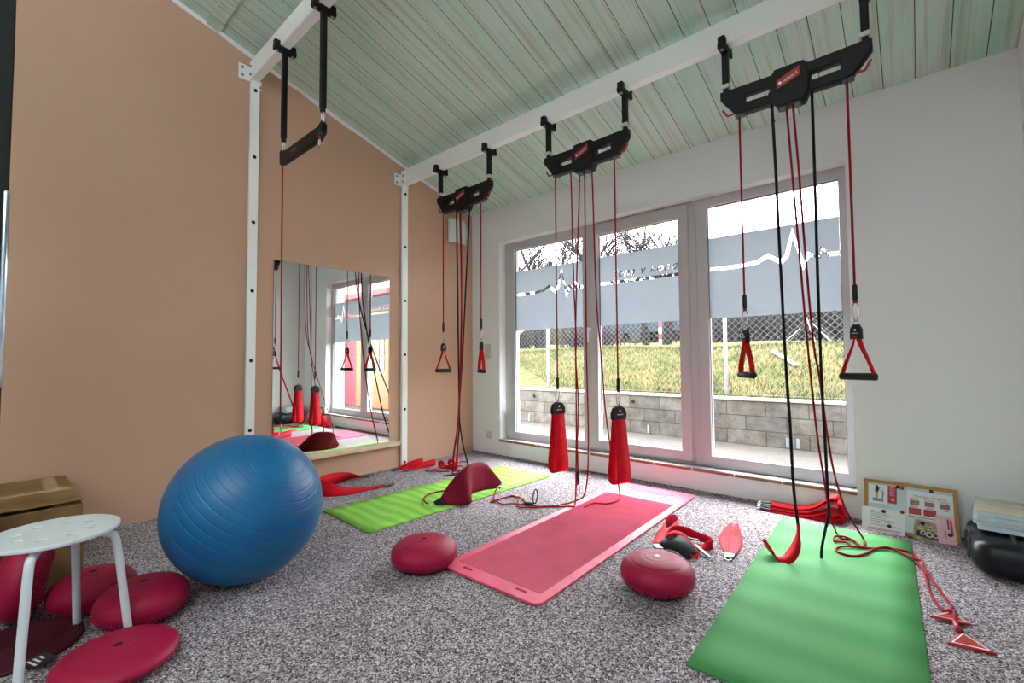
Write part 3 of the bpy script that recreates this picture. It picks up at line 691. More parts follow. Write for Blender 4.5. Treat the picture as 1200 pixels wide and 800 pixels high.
RP = {
'b3a': [(3.186, -0.930, 2.30), (3.194, -0.930, 1.954), (3.201, -0.930, 1.514), (3.212, -0.930, 0.956), (3.222, -0.930, 0.661), (3.228, -0.930, 0.371), (3.242, -0.930, 0.19)],
'b3b': [(3.359, -0.930, 2.30), (3.359, -0.930, 1.907), (3.357, -0.930, 1.490), (3.357, -0.930, 1.078), (3.358, -0.920, 0.794), (3.360, -0.900, 0.589), (3.359, -0.872, 0.382), (3.359, -0.852, 0.255), (3.344, -0.840, 0.180), (3.323, -0.823, 0.075), (3.317, -0.812, 0.013)],
'r3a': [(3.250, -0.930, 2.265), (3.265, -0.930, 1.934), (3.282, -0.909, 1.505), (3.288, -0.810, 1.084), (3.291, -0.708, 0.775), (3.295, -0.622, 0.543), (3.305, -0.546, 0.349), (3.315, -0.457, 0.133), (3.329, -0.405, 0.047), (3.340, -.39, .014), (3.369, -0.449, 0.013), (3.401, -0.431, 0.013), (3.444, -0.494, 0.013), (3.426, -0.543, 0.013), (3.390, -0.495, 0.013), (3.342, -0.518, 0.013), (3.332, -0.480, 0.013), (3.340, -0.445, 0.02), (3.385, -0.436, 0.022), (3.427, -0.478, 0.022), (3.457, -0.526, 0.013), (3.558, -0.453, 0.013), (3.618, -0.436, 0.013), (3.662, -0.447, 0.012), (3.671, -0.573, 0.012), (3.695, -0.666, 0.012), (3.710, -0.893, 0.008), (3.733, -1.020, 0.008), (3.757, -1.072, 0.012)],
'r3b': [(3.278, -0.930, 2.265), (3.294, -0.930, 1.926), (3.307, -0.909, 1.501), (3.313, -0.807, 1.083), (3.326, -0.751, 0.910), (3.336, -0.652, 0.640), (3.351, -0.555, 0.395), (3.382, -0.472, 0.201), (3.420, -0.424, 0.097), (3.452, -0.395, 0.026), (3.465, -0.450, 0.016), (3.457, -0.518, 0.014), (3.395, -0.561, 0.014), (3.362, -0.607, 0.013), (3.362, -0.661, 0.013), (3.396, -0.685, 0.013), (3.441, -0.674, 0.013), (3.478, -0.603, 0.013), (3.508, -0.508, 0.013), (3.558, -0.465, 0.022), (3.609, -0.480, 0.014), (3.657, -0.548, 0.02), (3.690, -0.565, 0.022), (3.695, -0.659, 0.022), (3.717, -0.744, 0.012), (3.739, -0.840, 0.010), (3.759, -0.933, 0.010), (3.772, -0.992, 0.010), (3.769, -1.045, 0.014)],
's2a': [(1.946, -0.930, 2.34), (1.953, -0.927, 2.186), (1.955, -0.918, 1.593), (1.965, -0.911, 1.182), (1.960, -0.908, 0.984), (1.973, -0.903, 0.689), (1.957, -0.899, 0.446), (1.957, -0.897, 0.3), (1.957, -0.896, 0.169)],
's2b': [(2.025, -0.930, 2.265), (2.006, -0.925, 1.937), (1.984, -0.919, 1.589), (1.963, -0.913, 1.182), (1.960, -0.910, 0.984), (1.956, -0.905, 0.660), (1.947, -0.900, 0.336), (1.940, -0.897, 0.139), (1.938, -0.905, 0.035), (1.955, -0.945, 0.020), (1.928, -0.953, 0.018), (1.881, -0.965, 0.008), (1.789, -1.034, 0.008), (1.734, -1.104, 0.008), (1.676, -1.152, .008), (1.624, -1.145, .008), (1.574, -1.076, .008), (1.521, -1.031, .018), (1.471, -1.022, .018), (1.45, -1.03, .008)],
's2c': [(2.063, -0.930, 2.265), (2.052, -0.918, 1.425), (2.020, -0.867, 0.938), (1.988, -0.807, 0.536), (1.945, -0.752, 0.214), (1.925, -.765, .06), (1.899, -0.804, 0.022), (1.854, -0.926, 0.010), (1.787, -1.031, 0.010), (1.740, -1.065, 0.008), (1.647, -1.070, 0.008), (1.596, -1.032, 0.008), (1.530, -0.996, 0.008), (1.484, -0.999, 0.008), (1.451, -1.027, 0.008), (1.434, -1.082, 0.008), (1.431, -1.150, 0.008), (1.429, -1.205, 0.008)],
's2d': [(2.117, -0.930, 2.34), (2.123, -0.930, 2.142), (2.125, -0.906, 1.419), (2.112, -0.836, 1.058), (2.079, -0.734, 0.676), (2.069, -0.674, 0.481), (2.060, -0.604, 0.266), (2.070, -0.564, 0.152), (2.085, -0.555, 0.047), (2.11, -0.62, 0.024), (2.112, -0.684, 0.020), (2.086, -0.755, 0.020), (2.018, -0.797, 0.020), (2.008, -0.868, 0.020), (2.014, -0.909, 0.020)],
's1ba': [(0.776, -0.930, 2.29), (0.772, -0.918, 1.749), (0.723, -0.866, 1.203), (0.636, -0.776, 0.577), (0.605, -0.748, 0.405), (0.554, -0.721, 0.243), (0.526, -0.701, 0.138)],
's1bb': [(0.942, -0.930, 2.29), (0.860, -0.901, 1.645), (0.703, -0.797, 1.047), (0.542, -0.688, 0.564), (0.498, -0.633, 0.342), (0.492, -0.585, 0.161), (0.501, -0.544, 0.012), (.56, -.62, .007), (.644, -.736, .007), (.649, -.792, .007), (.655, -.857, .007), (.637, -.899, .007), (.611, -.94, .007)],
's1ra': [(0.815, -0.930, 2.265), (0.826, -0.921, 1.647), (0.789, -0.889, 1.046), (0.720, -0.855, 0.574), (0.671, -0.836, 0.346), (0.622, -0.823, 0.190), (0.587, -0.807, 0.02), (.61, -.84, .012), (.64, -.84, .012), (.60, -.746, .012), (.536, -.604, .014), (.445, -.50, .018), (.385, -.475, .018), (.347, -.507, .016), (.396, -.584, .012), (.48, -.66, .016), (.46, -.72, .012), (.40, -.74, .012)],
's1rb': [(0.830, -0.930, 2.265), (0.829, -0.921, 1.647), (0.777, -0.890, 1.046), (0.728, -0.862, 0.648), (0.686, -0.844, 0.423), (0.638, -0.831, 0.268), (0.606, -0.821, 0.151), (0.577, -0.807, 0.03), (.60, -.80, .022), (.62, -.72, .022), (.52, -.64, .022), (.44, -.62, .012), (.38, -.66, .012), (.36, -.74, .012)],
'sl': [(1.157, -1.531, .018), (1.10, -1.522, .02), (1.008, -1.455, .013), (.964, -1.381, .013), (.961, -1.298, .013), (.985, -1.218, .013), (.980, -1.14, .013)],
's3c': [(1.652, -1.049, .009), (1.642, -1.074, .009), (1.618, -1.119, .009), (1.587, -1.155, .016), (1.550, -1.183, .009), (1.497, -1.186, .009), (1.439, -1.164, .009), (1.382, -1.120, .012), (1.345, -1.07, .03), (1.342, -1.046, .05)],
}
def sheath(t):   # flat red strap end that stands on the mat
    bm = B()
    band(bm, [(3.242, -.930, .20), (3.242, -.932, .15), (3.236, -.936, .10), (3.215, -.938, .045), (3.18, -.938, .0135), (3.145, -.935, .016), (3.11, -.925, .045), (3.085, -.915, .078)],
         [(.5, -.86, 0)]*2+[(.62, -.78, 0)]*6, [.028, .03, .06, .078, .08, .076, .07, .04], .006, 5)
    obj('strap_end', bm, 'red_web', t, True, world=True, label='flat red strap end bent up like a hook')
rope('black rope of the nearest trolley ending in a flat red strap on the mat', RP['b3a'], 'black_rope', .007, more=sheath)
rope('black rope of the nearest trolley with its bare end bent onto the green mat', RP['b3b'], 'black_rope', .0065)
def tri(bm, P, z, th=.006): return prism(bm, P, z, z+th)
def tag_part(P, neck, z):
    def f(t):
        bm = B(); tri(bm, P, z, .009); p = obj('grip_tag', bm, 'red_plastic', t, world=True, bevel=.003, label='flat red triangular tag with a white outline')
        c = V((sum(q[0] for q in P)/3, sum(q[1] for q in P)/3))
        inn = [tuple(c+(V(q)-c)*.80) for q in P]; inn2 = [tuple(c+(V(q)-c)*.70) for q in P]
        me = flat([inn, inn2], .0004, 0, Matrix.Translation((0, 0, z+.0095))); o = obj('outline', me, 'label_white', p); o.data.transform(Matrix.Translation(-t.location))
        bm = B()
        for k in range(4):
            q = c+V((-.012+.004*k, .004-.006*k)); w = .03-.004*k
            d = (V(P[2])-V(P[0])).normalized(); nrm = V((-d.y, d.x))
            vs = [bm.verts.new((q.x+d.x*a*w+nrm.x*b*.0009, q.y+d.y*a*w+nrm.y*b*.0009, z+.0097)) for a, b in ((-1, -1), (1, -1), (1, 1), (-1, 1))]; bm.faces.new(vs)
        o = obj('fine_print', bm, 'pink_web', p); o.data.transform(Matrix.Translation(-t.location))
        bm = B(); tube(bm, [neck[0], neck[1]], [.012, .008], 8); obj('tag_neck', bm, 'red_plastic', t, True, world=True)
    return f
rope('red rope of the nearest trolley running to the far one of two triangular tags', RP['r3a'], more=tag_part([(3.704, -1.150), (3.765, -1.055), (3.822, -1.128)], ((3.762, -1.075, .014), (3.757, -1.05, .016)), .006))
def second(t):
    tag_part([(3.745, -1.322), (3.788, -1.200), (3.868, -1.300)], ((3.784, -1.215, .012), (3.772, -1.165, .02)), .001)(t)
    bm = B(); tube(bm, spline([(3.769, -1.045, .014), (3.776, -1.08, .022), (3.776, -1.13, .022), (3.773, -1.165, .018)], 4), .0052, 8); obj('cord_tail', bm, 'red_rope', t, True, world=True)
rope('red rope of the nearest trolley running to the nearer triangular tag', RP['r3b'], more=second)
rope('red rope of the middle trolley ending in a sleeve and open carabiner', RP['s2a'], end=True)
def hookup(t):
    bm = B(); tube(bm, [(1.64, -1.085, .012), (1.66, -1.075, .012), (1.70, -1.06, .012)], .011, 10); obj('sleeve', bm, 'black_rubber', t, True, world=True)
    bm = B(); c = V((1.712, -1.055, .066)); tube(bm, [c+V((.012*cos(a)+.006*sin(a), .008*cos(a), .050*sin(a))) for a in [2*pi*k/20 for k in range(20)]], .0042, 8, True)
    obj('carabiner', bm, 'black', t, True, world=True)
rope('red rope of the middle trolley trailing under the carabiner to the maroon sling', RP['s2b'], more=hookup)
rope('red rope of the middle trolley curving left across the carpet to the lime mat', RP['s2c'])
rope('red rope of the middle trolley passing behind the right loop sling onto the red mat', RP['s2d'])
def bell(t):
    bm = B(); band(bm, [(.526, -.701, .15), (.523, -.70, .11), (.515, -.70, .06), (.505, -.70, .012)], [(.6, -.8, 0)]*4, [.022, .035, .055, .05], .02, 5); obj('strap_end', bm, 'red_web', t, True, world=True, label='flat red strap end')
rope('black rope of the corner trolley ending in a red strap in the pile', RP['s1ba'], 'black_rope', .007, more=bell)
rope('black rope of the corner trolley slanting away from the red ropes', RP['s1bb'], 'black_rope', .0065)
rope('red rope of the corner trolley coiled widely beside the lime mat', RP['s1ra'], more=tag_part([(.345, -.93), (.30, -.78), (.53, -.80)], ((.38, -.79, .012), (.40, -.745, .014)), .002))
rope('red rope of the corner trolley coiled tightly in the floor pile', RP['s1rb'])
rope('single red rope hanging from the bar before the mirror wall', [(.545, -2.281, 2.33), (.549, -2.281, 1.704), (.556, -2.28, 1.134), (.562, -2.28, .70), (.565, -2.28, .605)], end=True, group=None)

# red clump with eyelets in the corner pile
t = thing('rope_stopper', 'knotted red strap clump with two eyelets in the floor pile by the corner', 'strap', (.38, -.70, 0))
for k, (x, y, z, r) in enumerate(((.345, -.74, .032, .020), (.42, -.68, .042, .024))):
    bm = B(); tube(bm, [(x+r*cos(a)*.9, y+r*cos(a)*.4, z+.004+r*sin(a)) for a in [2*pi*i/18 for i in range(18)]], .014, 8, True); obj('loop', bm, 'red_web', t, True, world=True)
bm = B(); tube(bm, spline([(.36, -.76, .012), (.40, -.72, .02), (.45, -.70, .013), (.47, -.66, .013)], 5), .012, 8); obj('tail', bm, 'red_web', t, True, world=True)

# ------------------------------------------------------------------ triangular handles and loop slings
def handle():
    t = thing('triangle_handle', '', 'handle', (.596, Y0, .898), 'triangular hand grips on the hanging ropes')
    z = lambda v: v-.898
    bm = B(); tube(bm, [(.010*cos(a), 0, z(1.158)+.012*sin(a)) for a in [2*pi*k/16 for k in range(16)]], .0028, 8, True); obj('ring', bm, 'steel', t, True)
    me = flat([[(-.02, z(1.088)), (.02, z(1.088)), (.019, z(1.13)), (.010, z(1.149)), (-.010, z(1.149)), (-.019, z(1.13))]], .009, .003, XZ); tg = obj('strap_tag', me, 'black_rubber', t)
    mt = Matrix.Translation((0, -.0128, z(1.112))) @ XZ
    obj('lettering', text_mesh('redcord', .008, mt), 'label_white', tg)
    bm = B(); box(bm, -.003, .003, -.0132, -.0122, z(1.122), z(1.131)); obj('emblem', bm, 'label_white', tg)
    for s in (-1, 1):
        bm = B(); band(bm, [(s*.006, 0, z(1.10)), (s*.018, s*.002, z(1.05)), (s*.045, s*.003, z(.98)), (s*.062, 0, z(.93)), (s*.062, 0, z(.912))], [(s*.35, .9, 0), (s*.2, .95, 0), (0, 1, 0), (0, 1, 0), (0, 1, 0)], .027, .004, 5); obj('strap', bm, 'red_web', t, True)
    bm = B(); tube(bm, [(-.074, 0, z(.914)), (-.072, 0, z(.914)), (.072, 0, z(.914)), (.074, 0, z(.914))], [.013, .0165, .0165, .013], 16); obj('grip', bm, 'black_rubber', t, True)
    return t
hn = handle(); hn['label'] = 'red and black triangular handle in front of the tan wall'; hn.rotation_euler = (0, 0, radians(76))
dup(hn, (1.066, Y0, .898), 'triangular handle seen edge-on beside the light switch', radians(-28))
dup(hn, (3.030, Y0, .898), 'triangular handle in front of the right window pane', radians(-50))
dup(hn, (3.497, Y0, .898), 'triangular handle in front of the white wall right of the window', radians(-22))
def loop_sling():
    t = thing('loop_sling', '', 'sling', (1.817, Y0, .225), 'red loop slings before the middle of the window')
    z = lambda v: v-.225
    bm = B(); tube(bm, [(.012*cos(a), 0, z(.708)+.014*sin(a)) for a in [2*pi*k/16 for k in range(16)]], .003, 8, True); obj('ring', bm, 'steel', t, True)
    out = [(-.052, z(.628)), (.052, z(.628)), (.054, z(.66)), (.042, z(.688)), (.014, z(.702)), (-.014, z(.702)), (-.042, z(.688)), (-.054, z(.66))]
    me = flat([out], .010, .004, XZ); tg = obj('strap_tag', me, 'black_rubber', t)
    obj('lettering', text_mesh('redcord', .015, Matrix.Translation((0, -.0148, z(.655))) @ XZ), 'label_white', tg)
    bm = B(); box(bm, -.005, .005, -.0152, -.0142, z(.672), z(.684)); obj('emblem', bm, 'label_white', tg)
    bm = B()
    P = [(0, -.006, z(.64)), (0, -.022, z(.5)), (0, -.036, z(.36)), (0, -.042, z(.285)), (0, -.030, z(.238)), (0, 0, z(.227)), (0, .030, z(.238)), (0, .042, z(.285)), (0, .036, z(.36)), (0, .022, z(.5)), (0, .006, z(.64))]
    W = [.098, .100, .108, .114, .116, .116, .116, .114, .108, .100, .098]
    band(bm, P, [(1, 0, 0)], W, .004, 5); obj('strap', bm, 'red_web', t, True)
    return t
ls = loop_sling(); ls['label'] = 'red loop sling with black tag, left of the window handle'; ls.rotation_euler = (0, 0, radians(76))
dup(ls, (2.284, Y0, .225), 'red loop sling with black tag, right of the window handle', radians(72))

# ------------------------------------------------------------------ floor: mats
def yoga(label, mat, x, y, ang, w, l):
    t = thing('yoga_mat', label, 'exercise mat', (x, y, 0), 'thin foam mats', ang-pi/2)
    bm = B(); nx, ny = 6, 24; top = []
    random.seed(int(x*100))
    for j in range(ny+1):
        top.append([bm.verts.new((w*i/nx, l*j/ny, .0065+(.0015*sin(j*1.1+i*.3) if 0 < j < ny and 0 < i < nx else 0))) for i in range(nx+1)])
    bot = [[bm.verts.new((v.co.x, v.co.y, .0005)) for v in r] for r in top]
    for j in range(ny):
        for i in range(nx):
            bm.faces.new((top[j][i], top[j][i+1], top[j+1][i+1], top[j+1][i])); bm.faces.new((bot[j][i], bot[j+1][i], bot[j+1][i+1], bot[j][i+1]))
    for j in range(ny):
        for i in (0, nx): bm.faces.new((top[j][i], top[j+1][i], bot[j+1][i], bot[j][i]))
    for i in range(nx):
        for j in (0, ny): bm.faces.new((top[j][i], top[j][i+1], bot[j][i+1], bot[j][i]))
    obj('foam', bm, mat, t, True)
    for p in t.children[0].data.polygons: p.use_smooth = abs(p.normal.z) > .8
    return t
yoga('lime green yoga mat left of the red mat, under the maroon sling', 'mat_lime', .695, -2.055, 1.5503, .597, 1.74)
yoga('mid green yoga mat right of the red mat, under the nearest trolley', 'mat_green', 3.099, -2.02, 1.6039, .611, 1.767)
# ribbed red mat
RW, RL = .587, 1.92; rt = 1.5944
t = thing('gym_mat', 'red ribbed gym mat with two handle slots, reaching to the window wall', 'exercise mat', (1.933, -2.0726, 0), None, rt-pi/2)
slots = [rrect(.062, .020, .007, 3, .13, .052), rrect(.062, .020, .007, 3, RW-.13, .052)]
me = flat([rrect(RW, RL, .045, 6, RW/2, RL/2)]+slots, .0035, .002, Matrix.Translation((0, 0, .0058))); obj('foam', me, 'mat_red', t)
bm = B(); y = .085; ribs = 0
while y < RL-.33:
    x0 = .045
    vs = [bm.verts.new(p) for p in ((x0, y-.0052, .0112), (RW-x0, y-.0052, .0112), (RW-x0, y, .0152), (x0, y, .0152), (RW-x0, y+.0052, .0112), (x0, y+.0052, .0112))]
    bm.faces.new((vs[0], vs[1], vs[2], vs[3])); bm.faces.new((vs[3], vs[2], vs[4], vs[5])); bm.faces.new((vs[0], vs[3], vs[5])); bm.faces.new((vs[1], vs[4], vs[2]))
    y += .0165
for xs in (.02,):
    for k in range(4):
        x0, x1 = (.045, .095) if k < 0 else (.16, RW-.16)
obj('ribs', bm, 'rib_red', t)
me = flat([rrect(RW-.2, .13, .01, 4, RW/2, RL-.17), rrect(RW-.23, .10, .008, 4, RW/2, RL-.17)], .0012, 0, Matrix.Translation((0, 0, .0118))); obj('raised_panel', me, 'mat_red', t)
for k in range(3):
    bm = B(); box(bm, .15, RW-.15, RL-.20+.028*k, RL-.188+.028*k, .0114, .0130); obj('raised_bar', bm, 'mat_red', t)
for s in (.15, RW-.15):
    bm = B(); lathe(bm, [(.016, .0114), (.016, .0128), (.0, .0128)], 18, Matrix.Translation((s, RL-.262, 0))); obj('emblem', bm, 'red_plastic', t)

# ------------------------------------------------------------------ gym ball
t = thing('gym_ball', 'large blue gym ball resting on the carpet before the tan wall', 'gym ball', (1.328, -2.736, 0))
R = .328
prof = []; n = 420
for k in range(n+1):
    a = -pi/2+pi*k/n; z = sin(a); g = 0
    deg = math.degrees(a)
    for c in range(-84, 85, 7):
        if abs(c) > 6: g += .0013*math.exp(-((deg-c)/.38)**2)
    if deg > 88.8: g += .0
    prof.append(((R-g)*cos(a), (R-g)*z))
ax = V((.58, .25, .77)).normalized()   # valve axis tilted towards the room
mt = Matrix.Translation((0, 0, R)) @ ax.to_track_quat('Z', 'Y').to_matrix().to_4x4()
bm = B(); lathe(bm, prof, 96, mt); obj('shell', bm, 'ball', t, True)
bm = B(); lathe(bm, [(.0, R+.002), (.006, R+.002), (.008, R+.0005), (.013, R+.0005), (.015, R-.002)], 20, mt); obj('valve_plug', bm, 'ball', t, True)

# ------------------------------------------------------------------ balance cushions
def cushion(label, loc, r, h, tilt=None, plug='cushion_dark', mat='cushion', spikes=.0042):
    t = thing('balance_cushion', label, 'balance cushion', loc, 'round inflated balance cushions')
    prof = []; n = 90
    for k in range(n+1):
        a = -pi/2+pi*k/n
        cx, sz = cos(a), sin(a)
        rr = r*abs(cx)**.62 if abs(cx) > 1e-6 else 0; zz = h*math.copysign(abs(sz)**1.05, sz)
        g = 0
        if sz > 0:
            for c in (.14, .2, .26, .32, .38, .72, .76): g += .0016*math.exp(-((rr/r-c)/.012)**2)
        prof.append((max(0, rr-(g*cx)), zz-g*sz))
    mt = Matrix.Translation((0, 0, h)) if tilt is None else tilt
    bm = B(); lathe(bm, prof, 72, mt)
    obj('shell', bm, mat, t, True)
    bm = B(); lathe(bm, [(.0, h+.0015), (.011, h+.0015), (.014, h-.002)], 20, mt); obj('valve_plug', bm, plug, t, True, label='small round plug at the centre')
    if spikes:
        bm = B()
        for ring, f in enumerate((.97, .92, .86, .78, .70, .6, .5)):
            cnt = int(64*f); ph = ring*.05
            i = min(range(n//2), key=lambda q: abs(prof[q][0]/r-f)); rr, zz = prof[i]
            for k in range(cnt):
                a = 2*pi*k/cnt+ph; d = V((cos(a)*.75, sin(a)*.75, -.65)).normalized(); p = V((rr*cos(a), rr*sin(a), zz))
                vs0 = len(bm.verts); tube(bm, [mt @ (p-d*.002), mt @ (p+d*spikes)], [.0042, .0024], 5)
        s = obj('nubs', bm, mat, t, True); s['kind'] = 'stuff'
    return t
cushion('inflated dark pink cushion touching the near left corner of the red mat', (1.859, -2.116, 0), .159, .066)
cushion('inflated dark pink cushion with a white plug, right of the red mat', (2.818, -1.596, 0), .157, .07, plug='label_white')
cushion('flat dark pink cushion nearest the camera, in front of the stool', (1.70, -3.240, 0), .165, .040)
cushion('dark pink cushion between the stool legs and the blue ball', (1.384, -3.120, 0), .152, .072)
cushion('dark pink cushion behind the stool, against the cardboard boxes', (1.105, -3.235, 0), .143, .070)
tl = Matrix.Translation((0, 0, .155)) @ V((-.12, -.95, .16)).to_track_quat('Z', 'Y').to_matrix().to_4x4()
cushion('dark pink cushion standing on edge at the far left, its nubs facing right', (1.03, -3.435, 0), .153, .075, tl, spikes=.0095)
# the flattened one lying underneath
t = thing('deflated_cushion', 'flat dark maroon ringed disc lying under the stool', 'balance cushion', (1.30, -3.46, 0))
bm = B(); prof = [(0, .001), (.175, .001), (.182, .008)]+[(.178-.0015*k, .0145+(.0022 if k % 6 < 3 else 0)) for k in range(0, 116)]+[(0, .0145)]
lathe(bm, prof, 64); obj('shell', bm, 'cushion_dark', t, True)
bm = B(); box(bm, .150, .235, -.045, .02, .0185, .0195, Matrix.Rotation(.35, 4, 'Z')); lb = obj('label', bm, 'ink_dark', t, label='black paper label with white print')
bm = B()
for k in range(3): box(bm, .165, .215-.012*k, -.035+.015*k, -.028+.015*k, .0196, .0199, Matrix.Rotation(.35, 4, 'Z'))
obj('print', bm, 'label_white', lb)

# ------------------------------------------------------------------ stool
sx, sy, sh, sr = 1.465, -3.38, .43, .172
t = thing('stool', 'round white metal stool with holes in its seat beside the boxes', 'stool', (sx, sy, 0))
circ = lambda r, n=48, cx=0, cy=0: [(cx+r*cos(2*pi*k/n), cy+r*sin(2*pi*k/n)) for k in range(n)]
holes = [circ(.0155, 14, .095*cos(radians(22.5+45*k)), .095*sin(radians(22.5+45*k))) for k in range(8)]
me = flat([circ(sr-.003, 64)]+holes, .004, .003, Matrix.Translation((0, 0, sh-.008))); obj('seat', me, 'stool', t)
for a in (157, 67, 337, 247):
    d = V((cos(radians(a)), sin(radians(a)), 0)); bm = B()
    tube(bm, spline([d*.03+V((0, 0, sh-.026)), d*.10+V((0, 0, sh-.026)), d*.142+V((0, 0, sh-.034)), d*.166+V((0, 0, sh-.062)), d*.185+V((0, 0, sh-.20)), d*.212+V((0, 0, .004))], 6), .0125, 12); lg = obj('leg', bm, 'stool', t, True)
    bm = B(); cyl(bm, d*.212+V((0, 0, .0)), d*.211+V((0, 0, .014)), .0135, 12); obj('foot_cap', bm, 'clip_white', lg, True)
    bm = B(); cyl(bm, d*.11+V((0, 0, sh-.018)), d*.11+V((0, 0, sh-.012)), .016, 12); obj('pad', bm, 'clip_white', lg, True)

# ------------------------------------------------------------------ cartons against the tan wall
def carton(label, x0, x1, y0, y1, z0, z1, open_gap):
    t = thing('cardboard_box', label, 'box', ((x0+x1)/2, (y0+y1)/2, z0), 'brown cardboard boxes by the tan wall')
    w, d, h = (x1-x0)/2, (y1-y0)/2, z1-z0
    bm = B(); box(bm, -w, w, -d, d, 0, h-.006); obj('body', bm, 'card', t, bevel=.003)
    bm = B(); vs = [(-w, -d, h-.004), (.0, -d, h-.002), (0, d, h-.002), (-w, d, h-.004)]
    box(bm, -w, -.001, -d, d, h-.005, h-.0015); obj('flap', bm, 'card', t)
    bm = B(); box(bm, .001, w+.004, -d, d, h-.005, h-.0015, Matrix.Translation((0, 0, 0))); f = obj('flap', bm, 'card', t)
    if open_gap:
        f.rotation_euler = (0, radians(-2.2), 0)
    bm = B(); box(bm, -.028, .028, -d-.001, d+.001, h-.0012, h-.0004); box(bm, -.028, .028, d, d+.001, h-.07, h-.0012); obj('tape', bm, 'tape', t, label='glossy brown packing tape')
    bm = B(); box(bm, -w-.001, w+.001, d-.10, d-.05, h-.0003, h+.0004); obj('tape', bm, 'tape', t)
    return t
carton('upper brown cardboard box with taped lid, left behind the stool', .02, .80, -3.83, -3.242, .205, .362, True)
carton('lower brown cardboard box under the taped one, left behind the stool', .02, .81, -3.83, -3.236, 0, .204, False)
# black gym column at the very left
t = thing('gym_column', 'tall black column with a bright steel strip at the left edge', 'gym column', (.905, -3.56, 0))
bm = B(); box(bm, -.045, .045, -.047, .052, .012, 2.62); obj('post', bm, 'black', t, bevel=.004)
bm = B(); box(bm, -.10, .10, -.11, .075, 0, .012); obj('base_plate', bm, 'black', t, bevel=.003)
bm = B(); tube(bm, [(.047, .045, .90), (.047, .045, .91), (.047, .045, 1.69), (.047, .045, 1.70)], [.008, .0105, .0105, .008], 12); obj('guide_strip', bm, 'chrome', t, True, label='bright steel strip')

# ------------------------------------------------------------------ maroon sling on the lime mat
t = thing('body_sling', 'wide maroon sling standing tent-like across the lime green mat', 'sling', (1.25, -1.2, .008))
far = [(1.215, -1.475, .06), (1.19, -1.36, .14), (1.21, -1.235, .222), (1.20, -1.13, .235), (1.19, -1.01, .206), (1.24, -.945, .115), (1.262, -.905, .058)]
near = [(1.26, -1.455, .012), (1.32, -1.395, .012), (1.372, -1.335, .02), (1.255, -1.225, .03), (1.235, -1.075, .025), (1.262, -.98, .022), (1.268, -.93, .022)]
bm = B(); sheet(bm, far, near, .006, 5, 6); obj('sling_cloth', bm, 'maroon', t, True, world=True)
for A, Bp, C in (((1.215, -1.475, .06), (1.26, -1.455, .012), (1.185, -1.53, .018)), ((1.262, -.905, .058), (1.268, -.93, .022), (1.325, -1.0, .035))):
    A, Bp, C = V(A), V(Bp), V(C); bm = B(); nn = (A-C).cross(Bp-C).normalized()*.006; m1 = A.lerp(C, .75)+(A-Bp)*.12; m2 = Bp.lerp(C, .75)-(A-Bp)*.12
    f = [bm.verts.new(p+nn) for p in (A, Bp, m2, m1)]; k_ = [bm.verts.new(p-nn) for p in (A, Bp, m2, m1)]
    bm.faces.new(f); bm.faces.new(k_[::-1])
    for i in range(4): bm.faces.new((f[i], f[(i+1) % 4], k_[(i+1) % 4], k_[i]))
    obj('end_tag', bm, 'black_rubber', t, world=True, bevel=.004, label='black end tag')
    bm = B(); c = C+V((0, 0, .0)); tube(bm, [c+V((.014*cos(a), .012*cos(a), .004+.018*sin(a))) for a in [2*pi*k/16 for k in range(16)]], .003, 8, True); obj('carabiner', bm, 'steel', t, True, world=True)
rope('short red cord curling from the near end of the maroon sling', RP['sl'][::-1], name='cord', group=None, smooth=5)
rope('red cord from the maroon sling to the black carabiner on the carpet', RP['s3c'], name='cord', group=None, smooth=5)

# ------------------------------------------------------------------ loose straps on the floor
def end_tag(t, A, Bp, w, wd, h=.004):
    bm = B(); A, Bp = V(A), V(Bp); band(bm, [A, A.lerp(Bp, .5), Bp], [wd], [w, w, w*.6], h*3, 2); obj('end_tag', bm, 'grey_plastic', t, world=True, bevel=.002, label='dark grey end tag')
    d = (Bp-A).normalized(); c = Bp+d*.008; s = V(wd).normalized(); bm = B(); tube(bm, [c+d*.012*cos(a)+s*.016*sin(a) for a in [2*pi*k/16 for k in range(16)]], .0028, 8, True); obj('ring', bm, 'steel', t, True, world=True)
t = thing('strap', 'wide red strap looped open between the blue ball and the mirror ledge', 'strap', (.3, -1.65, 0))
bm = B(); band(bm, [(.115, -1.38, .012), (.13, -1.48, .025), (.15, -1.60, .05), (.19, -1.76, .062), (.27, -1.87, .06), (.36, -1.87, .05), (.43, -1.76, .022), (.462, -1.60, .010), (.485, -1.44, .008)],
     [(1, 0, .15), (1, 0, .5), (.5, .1, 1), (.1, 0, 1), (0, 0, 1), (-.3, .3, 1), (-.9, .1, .45), (-1, 0, .1), (-1, 0, 0)], [.05, .07, .09, .105, .11, .11, .10, .075, .06], .004, 6)
obj('webbing', bm, 'red_web', t, True, world=True)
end_tag(t, (.112, -1.39, .012), (.105, -1.315, .010), .05, (1, 0, 0)); end_tag(t, (.486, -1.45, .008), (.495, -1.365, .008), .06, (1, 0, 0))
